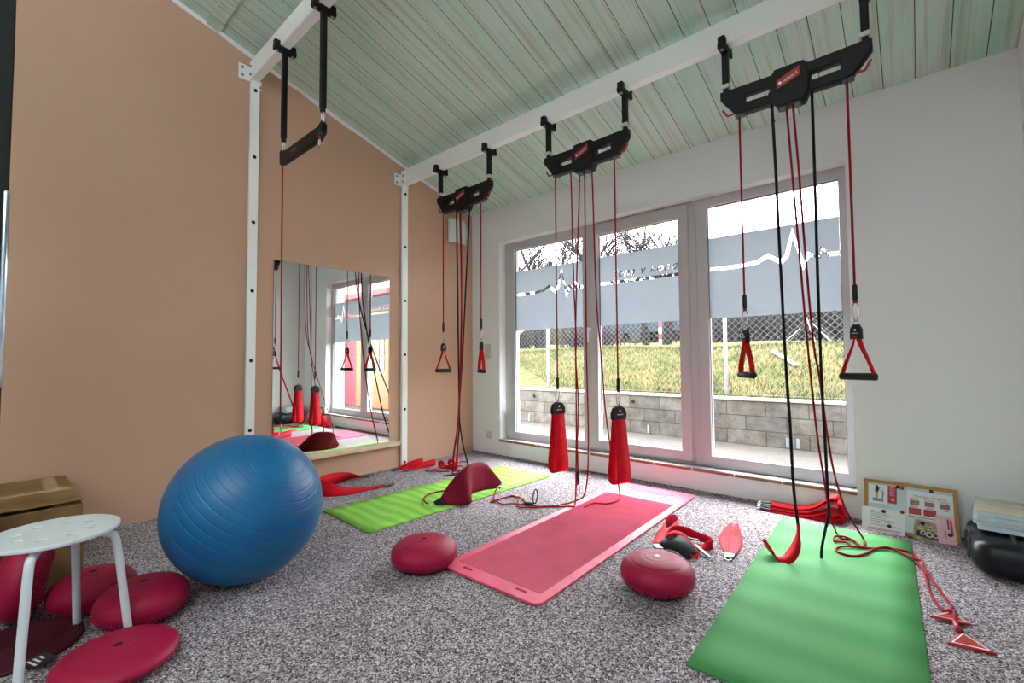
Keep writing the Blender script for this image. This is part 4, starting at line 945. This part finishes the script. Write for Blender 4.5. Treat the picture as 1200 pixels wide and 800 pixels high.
def folded(label, A, Bp, w, hgt, dx, mat='red_web'):
    A, Bp = V(A), V(Bp); t = thing('strap', label, 'strap', (A+Bp)/2*V((1, 1, 0)) if False else ((A.x+Bp.x)/2, (A.y+Bp.y)/2, 0))
    d = (Bp-A).normalized(); sd = V((-d.y, d.x, 0)); bm = B()
    u = w*.5
    P = [A+V((0, 0, .006)), A.lerp(Bp, .4)+V((0, 0, .02)), A.lerp(Bp, .8)+V((0, 0, u))-sd*.012, Bp+V((0, 0, u))+sd*.004, A.lerp(Bp, .93)+V((0, 0, u))+sd*(.03+dx), A.lerp(Bp, .6)+V((0, 0, u*.8))+sd*(.02+dx), A.lerp(Bp, .25)+V((0, 0, .018))+sd*.012, A+V((0, 0, .014))]
    Z1 = V((0, 0, 1)); wdv = [sd, sd*.6+Z1*.6, Z1, Z1, Z1, Z1, -sd*.6+Z1*.6, -sd]
    band(bm, P, wdv, [w*.8, w, w*1.1, w*1.1, w*1.1, w*1.1, w, w*.8], .004, 6); obj('webbing', bm, mat, t, True, world=True); end_tag(t, A+V((0, 0, .010)), A-d*.06+V((0, 0, .008)), w*.9, tuple(sd)); return t
folded('short red strap folded double at the foot of the white post', (.10, -1.06, 0), (.14, -.79, 0), .062, .075, .0)
folded('short red strap folded double, right of the one at the white post', (.20, -1.0, 0), (.215, -.70, 0), .05, .06, .0)
# strap under the window
t = thing('strap', 'long red strap folded in several layers with dark ends under the window', 'strap', (3.1, -.11, 0), 'red straps below the window')
t.pop('group', None) if False else None
for k, (top, yo, xe) in enumerate(((.142, .0, 3.325), (.120, -.022, 3.345), (.070, -.04, 3.35))):
    bm = B(); z0 = .040-.013*k; y = -.085+yo
    P = [(2.94, y-.02, z0), (3.03, y-.015, z0-.004), (3.12, y-.008, z0+.002), (3.20, y, z0+.3*(top-z0)), (3.265, y, z0+.85*(top-z0)), (3.30, y, top), (xe-.012, y, top-.012), (xe, y, top*.62), (xe-.008, y, top*.30), (3.27, y, .012+.006*(2-k)), (3.15, y-.004, .008+.006*(2-k)), (2.96, y-.015, .008+.008*(2-k))]
    band(bm, P, [(.12, 1, .25)], .068, .005, 6); obj('webbing', bm, 'red_web', t, True, world=True)
for k in range(4):
    end_tag(t, (2.955, -.105-.012*k, .046-.011*k), (2.895, -.11-.014*k, .040-.009*k), .045, (.15, 1, 0))
t.pop('group')
# pile right of the red mat
t = thing('ankle_strap', 'coral strap loop with a white stud beside the red mat', 'strap', (2.60, -1.0, 0))
bm = B(); band(bm, [(2.632, -1.16, .008), (2.60, -1.06, .02), (2.575, -.97, .035), (2.572, -.90, .045), (2.60, -.865, .05), (2.645, -.90, .046), (2.655, -.98, .034), (2.645, -1.07, .02), (2.640, -1.15, .012)],
     [(1, .3, 0), (.9, .3, .4), (.5, .3, .8), (.2, .1, 1), (0, .2, 1), (-.2, .1, 1), (-.5, .3, .8), (-.9, .3, .4), (-1, .3, 0)], [.06, .065, .07, .07, .07, .07, .07, .065, .06], .005, 6)
obj('webbing', bm, 'pink_web', t, True, world=True)
bm = B(); lathe(bm, [(0, .012), (.008, .010), (.013, .004), (.013, 0), (0, 0)], 16, Matrix.Translation((2.618, -1.0, .012))); obj('stud', bm, 'label_white', t, True, world=True)
end_tag(t, (2.637, -1.165, .010), (2.665, -1.215, .010), .06, (1, .4, 0))
t = thing('harness', 'black padded harness with dark red straps beyond the white-plug cushion', 'harness', (2.75, -1.12, 0))
bm = B(); band(bm, [(2.64, -1.13, .012), (2.70, -1.155, .040), (2.77, -1.18, .045), (2.83, -1.20, .014)], [(.3, 1, .5)], [.06, .085, .085, .06], .022, 5); obj('pad', bm, 'black_rubber', t, True, world=True)
bm = B(); band(bm, [(2.655, -1.10, .03), (2.66, -1.03, .055), (2.70, -.98, .05), (2.76, -.97, .035), (2.83, -.98, .03), (2.865, -1.02, .03), (2.83, -1.06, .012), (2.80, -1.08, .010)], [(0, .2, 1), (0, .2, 1), (0, .2, 1), (0, .3, 1), (0, .4, 1), (0, .4, 1), (.4, 1, .3), (.4, 1, 0)], .042, .005, 6); obj('strap', bm, 'red_web', t, True, world=True)
bm = B(); band(bm, [(2.66, -1.13, .05), (2.70, -1.12, .075), (2.75, -1.12, .07), (2.79, -1.14, .045), (2.83, -1.18, .03), (2.84, -1.21, .012)], [(.2, 1, .4)], .036, .005, 6); obj('strap', bm, 'red_web', t, True, world=True)
for A, Bp in (((2.80, -1.09, .03), (2.885, -1.14, .010)), ((2.73, -1.03, .03), (2.80, -1.04, .04))):
    bm = B(); band(bm, [A, Bp], [(.3, 1, 0)], .02, .008, 2); obj('buckle', bm, 'grey_plastic', t, world=True, bevel=.002)
bm = B(); cyl(bm, (2.885, -1.14, .010), (2.91, -1.15, .008), .005, 8); obj('snap_hook', bm, 'steel', t, True, world=True)
t = thing('strap', 'coral strap folded to a point with a steel ring, left of the right green mat', 'strap', (2.90, -.9, 0))
bm = B(); sheet(bm, [(2.935, -1.05, .006), (2.85, -.86, .006), (2.848, -.74, .03), (2.868, -.68, .05)], [(2.955, -1.05, .006), (2.905, -.86, .02), (2.893, -.76, .045), (2.878, -.70, .05)], .004, 4, 4); sheet(bm, [(2.985, -1.035, .006), (2.965, -.84, .006), (2.925, -.73, .03), (2.90, -.67, .05)], [(2.950, -1.05, .009), (2.905, -.86, .024), (2.898, -.76, .047), (2.885, -.70, .05)], .004, 4, 4)
obj('webbing', bm, 'pink_web', t, True, world=True)
end_tag(t, (2.955, -1.04, .010), (2.965, -1.10, .008), .05, (1, .25, 0))

# ------------------------------------------------------------------ magnet board leaning on the front wall
t = thing('magnet_board', 'oak-framed magnet board leaning on the white wall right of the window', 'board', (3.645, -.135, 0))
lean = math.atan2(.115, .262); BM = Matrix.Rotation(-lean, 4, 'X')       # local x right, z up along the board, y into the wall
t.rotation_euler = (-lean, 0, 0)
me = flat([rect(-.2025, .2025, .006, .29), rect(-.185, .185, .02, .274)], .008, .001, XZ); obj('frame', me, 'oak', t)
bm = B(); box(bm, -.19, .19, -.003, .003, .015, .28); obj('face', bm, 'board_face', t)
def onboard(name, label, cat, x, z, group=None, yoff=-.0045):
    p = BM @ V((x, yoff, z))+t.location; o = thing(name, label, cat, p, group); o.rotation_euler = (-lean, 0, 0); return o
def pap(o, name, x0, x1, z0, z1, mat, d=0, ang=0):
    bm = B(); box(bm, x0, x1, -.0007-d, -d, z0, z1, Matrix.Rotation(ang, 4, 'Y')); return obj(name, bm, mat, o)
GP = 'papers pinned on the magnet board'
o = onboard('photo_print', 'photo of a person on a training machine, top left of the magnet board', 'paper', -.135, .155, GP)
pap(o, 'sheet', -.045, .040, 0, .108, 'paper')
pap(o, 'machine_base', -.028, .022, .012, .030, 'ink_grey', .001); pap(o, 'machine_column', .012, .019, .028, .075, 'ink_grey', .001, .08)
me = flat([circ(.010, 16, .012, .083), circ(.008, 16, .012, .083)], .0003, 0, Matrix.Translation((0, -.0013, 0)) @ XZ); obj('machine_wheel', me, 'ink_grey', o)
me = flat([[(-.014, .03), (-.010, .06), (-.016, .078), (-.012, .088), (.002, .088), (.0, .07), (-.002, .06), (-.006, .03)]], .0003, 0, Matrix.Translation((0, -.0013, 0)) @ XZ); obj('figure', me, 'skin_print', o)
me = flat([[(-.016, .066), (-.013, .104), (-.003, .105), (.004, .09), (-.001, .066)]], .0003, 0, Matrix.Translation((0, -.0018, 0)) @ XZ); obj('figure_top', me, 'ink_dark', o)
o = onboard('leaflet', 'narrow red leaflet beside the photo on the magnet board', 'paper', -.073, .165, GP, -.0050)
pap(o, 'sheet', -.020, .020, 0, .100, 'ink_red', 0, .02)
for k in range(6): pap(o, 'text_line', -.012, .012-.003*(k % 2), .045+.009*k, .0475+.009*k, 'paper_pink', .0009)
me = flat([circ(.007, 16, .002, .022)], .0003, 0, Matrix.Translation((0, -.0013, 0)) @ XZ); obj('emblem', me, 'paper_pink', o)
o = onboard('paper_sheet', 'white typed sheet hanging over the lower left of the magnet board', 'paper', -.125, -.012, GP, -.0105)
pap(o, 'sheet', -.088, .105, 0, .140, 'paper')
for k in range(9): pap(o, 'text_line', -.05, (.02, .03, .045, .0, .02, .06, .05, -.01, .085)[k], .120-.0095*k, .1225-.0095*k, 'ink_grey', .0009)
for k in range(2): pap(o, 'text_line', -.06, .09, .016+.007*k, .0185+.007*k, 'ink_red', .0009)
o = onboard('paper_sheet', 'white poster headed in red with three photos, right half of the magnet board', 'paper', .095, .105, GP, -.0055)
pap(o, 'sheet', -.105, .100, .0, .150, 'paper', 0, .02)
mt = Matrix.Translation((-.005, -.0012, .122)) @ Matrix.Rotation(.02, 4, 'Y') @ XZ; obj('heading', text_mesh('Workplace Program', .0165, mt), 'ink_red', o)
for k in range(3):
    x = -.070+.062*k
    pap(o, 'photo', x-.020, x+.020, .072, .098, 'photo_mix', .0009)
    for j in range(2): pap(o, 'text_line', x-.02, x+.018, .103+.005*j, .105+.005*j, 'ink_grey', .0009)
    if k < 2: pap(o, 'red_box', x-.026, x+.026, .02, .056, 'ink_red', .0009)
    pap(o, 'caption', x-.016, x+.012, .061, .065, 'ink_red', .0009)
pap(o, 'rule', -.10, .095, .006, .010, 'ink_red', .0009)
o = onboard('brochure', 'brochure with a food photo hanging off the lower edge of the magnet board', 'paper', .075, -.006, GP, -.0125)
pap(o, 'sheet', -.062, .070, 0, .098, 'photo_food', 0, .10)
me = flat([[(-.05, .012), (.0, .004), (.05, .0), (.05, .03), (.02, .045), (-.045, .04)]], .0003, 0, Matrix.Translation((0, -.0013, .008)) @ XZ); obj('dark_cloth', me, 'ink_dark', o)
for k, (x, z, r) in enumerate(((-.02, .035, .012), (.005, .03, .016), (.03, .03, .014), (.01, .062, .012), (-.03, .06, .010), (.035, .055, .010))):
    me = flat([circ(r, 18, x, z), circ(r*.55, 14, x, z)], .0003, 0, Matrix.Translation((0, -.0017, .004)) @ XZ); obj('shell_print', me, 'book', o)
o = onboard('leaflet', 'pink gift leaflet with sideways red print, lower right of the magnet board', 'paper', .150, .0, GP, -.0140)
pap(o, 'sheet', -.034, .040, -.004, .140, 'paper_pink', 0, -.06)
for k, (x, z0, z1) in enumerate(((.010, .07, .125), (.022, .04, .12), (-.006, .03, .06), (-.002, .02, .07))): pap(o, 'text_line', x, x+(.008 if k < 2 else .002), z0, z1, 'ink_red', .0009, -.06)
GM = 'round magnets on the magnet board'
for lab, x, z, m in (('black magnet at the top left of the board beside a red one', -.047, .262, 'black_gloss'), ('red magnet at the top left of the board beside a black one', -.028, .259, 'red_plastic'), ('black magnet at the top of the headed poster', .098, .262, 'black_gloss'),
                     ('black magnet on the top of the typed sheet', -.112, .112, 'black_gloss'), ('black magnet at the bottom of the typed sheet', -.088, .035, 'black_gloss'), ('red magnet between the typed sheet and the headed poster', -.030, .124, 'red_plastic'), ('black magnet on the food brochure', .055, .083, 'black_gloss'), ('black magnet on the pink leaflet', .163, .045, 'black_gloss')):
    o = onboard('magnet', lab, 'magnet', x, z, GM, -.0152); bm = B(); lathe(bm, [(0, 0), (.0095, 0), (.0098, .003), (.008, .0055), (0, .006)], 18, Matrix.Rotation(pi/2, 4, 'X')); obj('disc', bm, m, o, True)

# ------------------------------------------------------------------ boombox with a pile of books, right corner
t = thing('boombox', 'black rounded boombox on the carpet in the right corner', 'boombox', (4.008, -.33, 0))
def slab(bm, secs, seg=10):
    rings = []
    for z, w, l, r, ox in secs: rings.append([bm.verts.new((x+ox, y, z)) for x, y in rrect(w, l, r, seg)])
    for a, b in zip(rings, rings[1:]):
        n = len(a)
        for i in range(n): bm.faces.new((a[i], a[(i+1) % n], b[(i+1) % n], b[i]))
    bm.faces.new(rings[0][::-1]); bm.faces.new(rings[-1]); return bm
bm = B(); slab(bm, [(.012, .23, .42, .06, .008), (.025, .27, .46, .075, .003), (.06, .29, .475, .08, .0), (.10, .29, .475, .08, 0), (.14, .276, .455, .075, .003), (.158, .244, .42, .06, .008), (.164, .20, .36, .05, .012)]); obj('body', bm, 'black_gloss', t, True)
bm = B(); slab(bm, [(0, .20, .34, .08, .015), (.013, .21, .36, .08, .015)]); obj('foot', bm, 'black_rubber', t)
for yy in (-.064, .064):
    bm = B(); lathe(bm, [(.052, .0), (.052, .008), (.047, .012), (.042, .006), (.018, .004), (.014, .010), (0, .012)], 28, Matrix.Translation((-.140, yy, .082)) @ Matrix.Rotation(radians(-88), 4, 'Y') @ Matrix.Scale(.9, 4)); obj('speaker', bm, 'black_rubber', t, True)
bm = B(); box(bm, -.142, -.120, -.055, .055, .136, .156); p = obj('display_panel', bm, 'grey_plastic', t, bevel=.004)
bm = B(); box(bm, -.1435, -.140, -.03, .02, .141, .152); obj('screen', bm, 'red_plastic', p, label='dim red display')
for k in range(4):
    bm = B(); cyl(bm, (-.1450, .024+.009*k, .147), (-.134, .024+.009*k, .147), .0032, 10); obj('button', bm, 'clip_white' if k == 0 else 'grey_plastic', t, True)
bm = B(); tube(bm, spline([(.0, -.17, .140), (.0, -.172, .160), (.0, -.12, .1685), (.0, .12, .1685), (.0, .172, .160), (.0, .17, .140)], 6), .010, 10); obj('carry_handle', bm, 'black_rubber', t, True)
z = .1795; random.seed(8)
LB = ['bottom book of the pale pile on the boombox', 'second book from the bottom of the pale pile on the boombox', 'third book from the bottom of the pale pile on the boombox', 'top book of the pale pile on the boombox, beige cover up']
for k in range(4):
    t = thing('book', LB[k], 'book', (4.015+(.004, -.006, .0, .003)[k], -.268+(.0, .012, -.006, -.002)[k], z), 'pale books on the boombox', (.02, -.015, .01, -.012)[k]-.06)
    bm = B(); box(bm, -.115, .115, -.145, .145, .002, .0195); obj('pages', bm, 'page', t)
    bm = B(); box(bm, -.118, .118, -.148, .148, 0, .002); box(bm, -.118, .118, -.148, .148, .0195, .0215); box(bm, .116, .118, -.148, .148, .002, .0195); obj('cover', bm, 'book' if k == 3 else 'page', t)
    if k == 3:
        bm = B(); box(bm, -.02, .06, -.004, .004, .0215, .0218, Matrix.Translation((.02, .05, 0))); obj('title_strip', bm, 'label_white', t)
    z += .0222

# ------------------------------------------------------------------ unseen fill lights added in the rear half of the room
def lamp(x, y, label):  # fill light added out of view to brighten the room; pendant form is invented
    t = thing('added_fill_light', label, 'fill light', (x, y, 2.62), 'added fill lights in the unseen rear half of the room')
    me = flat([rrect(1.30, .52, .03), rrect(1.26, .48, .02)], .04, .002, Matrix.Translation((0, 0, .05))); obj('housing', me, 'white_paint', t)
    bm = B(); box(bm, -.63, .63, -.24, .24, .070, .078); obj('upper_fill_panel', bm, 'fill_up', t)
    bm = B(); box(bm, -.63, .63, -.24, .24, .020, .028); obj('lower_fill_panel', bm, 'lamp', t)
    for k in (-.55, .55):
        bm = B(); cyl(bm, (k, 0, .078), (k, 0, ceil_z(y)-2.62), .003, 6); obj('suspension_wire', bm, 'steel', t)
    return t
lamp(3.1, -4.5, 'added fill light shaped like a long pendant, nearer the camera'); lamp(3.1, -5.6, 'added fill light shaped like a long pendant, by the rear wall')

# ------------------------------------------------------------------ outside
bm = B(); box(bm, -14, 14, .32, 2.3, -.1, 0); struct(obj('ground', bm, 'paving'))
t = thing('retaining_wall', 'low grey concrete block wall below the grass bank', 'wall', (-2, 2.4, 0)); t['kind'] = 'structure'
bm = B(); box(bm, -12, 4.1, 2.3, 2.5, 0, .512); obj('blocks', bm, 'blocks', t, world=True)
bm = B(); box(bm, -12, 4.1, 2.285, 2.51, .512, .535); obj('coping', bm, 'cream', t, world=True)
for x in (-1.05, .62, 1.0, 2.62, 2.72):
    bm = B(); box(bm, x-.014, x+.014, 2.285, 2.3, .015, .12); obj('anchor_plate', bm, 'galv', t, world=True)
for x in (-.95, .78):
    bm = B(); cyl(bm, (x, 2.302, .42), (x, 2.288, .42), .022, 12); obj('drain_hole', bm, 'bark', t, world=True)
def bank_z(x, y):
    s = min(1, max(0, (y-2.5)/3.5)); z = .50+.74*(s*s*(3-2*s))*.9+.02*(y-2.5)
    return z+.035*sin(x*1.3+y*.7)*min(1, (y-2.5)/2)+(.03*(y-6) if y > 6 else 0)
bm = B(); xs = [-22+.5*i for i in range(53)]; ys = [2.5+.3*j for j in range(16)]+[7.5+j for j in range(30)]
g = [[bm.verts.new((x, y, bank_z(x, y))) for x in xs] for y in ys]
for j in range(len(ys)-1):
    for i in range(len(xs)-1): bm.faces.new((g[j][i], g[j][i+1], g[j+1][i+1], g[j+1][i]))
struct(obj('grass_bank', bm, 'turf', smooth=True))
random.seed(21); bm = B()
for k in range(26000):
    y = 2.52+3.9*random.random()**1.2; x = -5.5+9.4*random.random()
    if x < -.2-(y-2.3)*1.35 or x > 4.05: continue
    z = bank_z(x, y); h = .03+.05*random.random(); a = random.random()*2*pi; d = V((cos(a), sin(a), 0)); w = d.cross(V((0, 0, 1)))*.004; lean_ = d*h*(.2+.9*random.random())
    p = V((x, y, z-.004)); m_ = p+lean_*.4+V((0, 0, h*.7)); e = p+lean_+V((0, 0, h))
    v0, v1, v2, v3, v4 = [bm.verts.new(q) for q in (p-w, p+w, m_+w*.7, m_-w*.7, e)]
    bm.faces.new((v0, v1, v2, v3)); bm.faces.new((v3, v2, v4))
tag(obj('grass', bm, 'blade'), 'yellow-green grass growing on the bank outside the windows', 'grass', kind='stuff')

# chain-link fence on the wall
FT = 1.62
t = thing('chain_link_fence', 'chain-link fence with white posts standing behind the block wall', 'fence', (-1, 2.56, .5))
for x in (-4.2, -2.05, -.86, 1.92, 3.9):
    bm = B(); cyl(bm, (x, 2.56, .5), (x, 2.56, FT+.04), .022, 12); obj('post', bm, 'post_white', t, True, world=True)
bm = B(); z0, z1 = .56, FT; hgt = z1-z0; p = .078
for k in range(int((4.0+6+hgt)/p)):
    x = -6-hgt+k*p
    for s in (0, 1):
        a = (x, z0); b = (x+hgt, z1)
        if s: a, b = (x+hgt, z0), (x, z1)
        tube(bm, [(a[0], 2.535+.004*s, a[1]), (b[0], 2.535+.004*s, b[1])], .0018, 3, cap=False)
o = obj('wire_mesh', bm, 'wire', t, world=True)
bm = B()
for z in (z0, z1): cyl(bm, (-6, 2.535, z), (4.0, 2.535, z), .003, 6)
obj('tension_wire', bm, 'wire', t, world=True)

# bare trees
def tree(label, x, y, h, r, seed, lean_=(0, 0), levels=5, spread=.5, group='bare trees beyond the fence'):
    random.seed(seed); z = bank_z(x, y)-.05; t = thing('bare_tree', label, 'tree', (x, y, z), group)
    bt, bb = B(), B()
    def limb(bm, p, d, ln, rad, lv):
        pts = [p.copy()]; rads = [rad]; q = p.copy(); dd = d.copy(); n = 5
        for i in range(n):
            dd = (dd+V((random.uniform(-.22, .22), random.uniform(-.22, .22), random.uniform(-.08, .16)))).normalized(); q = q+dd*ln/n; pts.append(q.copy()); rads.append(rad*(1-.5*(i+1)/n))
        tube(bm, pts, rads, 7 if lv > 3 else (5 if lv > 1 else 4), cap=False)
        if lv <= 0: return
        for k in range(random.choice((4, 4, 5)) if lv > 1 else 4):
            i = random.randint(2, n); a = random.uniform(0, 2*pi); o_ = V((cos(a), sin(a), random.uniform(.0, .6))); nd = (dd*random.uniform(.5, 1)+o_*spread*1.5).normalized()
            limb(bb, pts[i], nd, ln*random.uniform(.55, .78), rads[i]*.74, lv-1)
    limb(bt, V((0, 0, 0)), V((lean_[0], lean_[1], 1)).normalized(), h*.36, r, levels)
    obj('trunk', bt, 'bark', t, True); obj('branches', bb, 'twig', t, True)
tree('bare tree with a thick trunk seen at the left of the first window', -8.3, 12, 8.5, .26, 3)
tree('bare tree with forked limbs in the first window right of the thick trunk', -6.6, 13, 8, .2, 8)
tree('slim bare tree left in the middle window', -3.6, 12.2, 7, .14, 12)
tree('bare tree right in the middle window', -3.0, 12.6, 7.5, .2, 19)
tree('bare trunk low behind the fence left in the right window', -.66, 12, 4.2, .17, 25, levels=4)
tree('bare trunk low behind the fence right in the right window', 2.0, 13, 4.4, .19, 31, levels=4)
def shrub(label, x, y, w, h, seed):
    random.seed(seed); z = bank_z(x, y)-.05; t = thing('shrub', label, 'shrub', (x, y, z), 'leafless shrubs behind the fence'); bm = B()
    for k in range(420):
        a = random.uniform(0, 2*pi); p = V((random.gauss(0, w*.3), random.gauss(0, .35), 0)); d = V((cos(a)*.5, sin(a)*.5, random.uniform(.5, 1.2))).normalized(); ln = h*random.uniform(.5, 1)
        tube(bm, [p, p+d*ln*.5+V((random.uniform(-.1, .1), 0, 0)), p+d*ln+V((random.uniform(-.2, .2), random.uniform(-.1, .1), 0))], [.016, .012, .005], 4, cap=False)
    obj('twigs', bm, 'twig', t)
for i, (lab, x, y, w, h) in enumerate((('brown leafless shrub at the left edge of the first window', -9.4, 11, 2.2, 1.6), ('brown leafless shrub left of the trunks in the middle window', -5.2, 11, 1.7, 1.0), ('brown leafless shrub left in the right window', .0, 11.5, 2.2, 1.5), ('brown leafless shrub in the middle of the right window', 1.35, 12.3, 1.8, 1.7), ('brown leafless shrub at the right edge of the right window', 2.9, 11.8, 1.9, 1.7))): shrub(lab, x, y, w, h, 40+i)
t = thing('trailer', 'long blue trailer parked far behind the trees in the middle window', 'trailer', (-5.2, 20, bank_z(-5.2, 20)))
bm = B(); box(bm, -4.2, 4.2, -.9, .9, .45, 1.25); obj('body', bm, 'blue', t, bevel=.03)
bm = B(); box(bm, -4.1, 4.1, -.8, .8, 1.25, 1.42); obj('tarpaulin', bm, 'turf', t, bevel=.03)
for x in (-3.2, -2.2, 2.6):
    for s in (-1, 1):
        bm = B(); cyl(bm, (x, s*.7, .34), (x, s*.92, .34), .34, 20); obj('wheel', bm, 'black_rubber', t)
t = thing('marker_post', 'red and white striped marker post beside the right tree of the middle window', 'post', (-2.75, 11.5, bank_z(-2.75, 11.5)))
for k in range(4):
    bm = B(); cyl(bm, (0, 0, .2*k), (0, 0, .2*k+.2), .05, 12); obj('stripe', bm, 'red_plastic' if k % 2 else 'label_white', t)
# far hedge closing the view behind the trees
M['hedge'] = mat_grass('hedge_leaves', [(.3, srgb(22, 24, 16)), (.5, srgb(44, 44, 34)), (.7, srgb(66, 60, 50))])
random.seed(77); t = thing('hedge', 'long grey-brown hedge far behind the bare trees', 'hedge', (-6, 23, bank_z(-6, 23)-.1))
bm = B(); nx = 150; g = []
for i in range(nx+1):
    x = -26+52*i/nx; row = []
    for j in range(13):
        a = pi*j/12; rr = 1+.16*random.uniform(-1, 1); row.append(bm.verts.new((x+random.uniform(-.1, .1), -1.0*cos(a)*rr, (1.75+.5*sin(x*.6)+.35*sin(x*1.7+1))*sin(a)*rr if 0 < j < 12 else 0)))
    g.append(row)
for i in range(nx):
    for j in range(12): bm.faces.new((g[i][j], g[i+1][j], g[i+1][j+1], g[i][j+1]))
obj('foliage', bm, 'hedge', t)
# pale plank and stick pile on the bank (right window)
t = thing('stick_pile', 'small heap of leaning sticks at the top of the bank', 'stick pile', (2.3, 6.2, bank_z(2.3, 6.2)))
random.seed(5)
for k in range(9):
    a = random.uniform(0, 2*pi); bm = B(); tube(bm, [(.42*cos(a), .22*sin(a), 0), (.04*cos(a*2), .03, .40+.06*random.random())], [.016, .008], 6); obj('stick', bm, 'plank' if k % 2 else 'twig', t)
bm = B(); q0, q1 = V((1.95, 5.0, bank_z(1.95, 5.0)+.05)), V((2.42, 4.25, bank_z(2.42, 4.25)+.03)); band(bm, [q0, q1], [(0.8, .5, 0)], .07, .02, 2); own(tag(obj('plank', bm, 'plank'), 'single pale plank lying on the grass bank', 'plank'))

# red cabin seen in the mirror
t = thing('cabin', 'red boarded cabin with an orange door beside the building', 'cabin', (5.4, 2.9, 0))
bm = B(); box(bm, 4.25, 6.28, 1.85, 4.2, 0, 2.4); obj('siding', bm, 'siding', t, world=True)
bm = B(); prism(bm, [(1.6, 2.36), (4.4, 2.30), (4.4, 2.40), (1.6, 2.46)], 4.1, 6.45, Matrix(((0, 0, 1, 0), (1, 0, 0, 0), (0, 1, 0, 0), (0, 0, 0, 1)))); obj('roof', bm, 'roof_red', t, world=True)
bm = B(); box(bm, 4.36, 5.60, 1.80, 1.85, .02, 2.1); d = obj('door', bm, 'orange_wood', t, world=True)
for k in range(2):
    bm = B(); box(bm, 4.98-.004, 4.98+.004, 1.795, 1.80, .05, 2.05); o = obj('door_joint', bm, 'bark', d); o.data.transform(Matrix.Translation(-t.location)); break
for x0, x1 in ((4.50, 4.66), (4.69, 4.85)):
    for z0_, z1_ in ((.80, 1.07), (1.10, 1.37), (1.40, 1.67)):
        bm = B(); box(bm, x0, x1, 1.79, 1.80, z0_, z1_); o = obj('door_pane', bm, 'dark_pane', d); o.data.transform(Matrix.Translation(-t.location))
t = thing('neighbour_house', 'cream rendered house beside the red cabin', 'house', (7.6, 2.6, 0))
bm = B(); box(bm, 6.5, 9, 1.3, 5, 0, 3.6); obj('wall', bm, 'cream', t, world=True)
bm = B(); box(bm, 6.3, 9.2, 1.1, 5.2, 3.6, 3.75); obj('roof', bm, 'roof_red', t, world=True)
t = thing('vent_pipe', 'grey bent vent pipe above the cabin eave', 'pipe', (6.1, 1.7, 2.4))
bm = B(); tube(bm, spline([(6.5, 1.7, 2.95), (6.2, 1.7, 2.95), (6.0, 1.7, 2.88), (5.93, 1.7, 2.74), (6.0, 1.7, 2.58), (6.2, 1.7, 2.50), (6.5, 1.7, 2.50)], 6), .06, 14); obj('duct', bm, 'pipe_grey', t, True, world=True)
bm = B(); box(bm, 6.44, 6.5, 1.62, 1.78, 2.42, 3.03); obj('wall_plate', bm, 'galv', t, world=True)

# ------------------------------------------------------------------ sky and exposure
W = bpy.data.worlds.new('overcast'); S.world = W; W.use_nodes = True; nt = W.node_tree; bg = nt.nodes['Background']
tc = N(nt, 'ShaderNodeTexCoord'); n = noise(nt, tc.outputs['Generated'], 2.2, 5); r = ramp(nt, n.outputs['Fac'], [(.35, (.80, .87, 1.0, 1)), (.65, (1, 1, 1, 1))])
L(nt, r.outputs['Color'], bg.inputs['Color']); bg.inputs['Strength'].default_value = 4.6
sun = bpy.data.lights.new('veiled_sun', 'SUN'); sun.energy = 3; sun.angle = radians(40); sun.color = (1, .97, .92)
so = bpy.data.objects.new('veiled_sun', sun); COL.objects.link(so); so.rotation_euler = (radians(40), 0, radians(200))
vs = S.view_settings; vs.view_transform = 'Standard'; vs.look = 'None'; vs.gamma = 1; vs.exposure = 1.82; vs.use_curve_mapping = False
S.display_settings.display_device = 'sRGB'
S.cycles.max_bounces = 10; S.cycles.diffuse_bounces = 5; S.cycles.transparent_max_bounces = 24
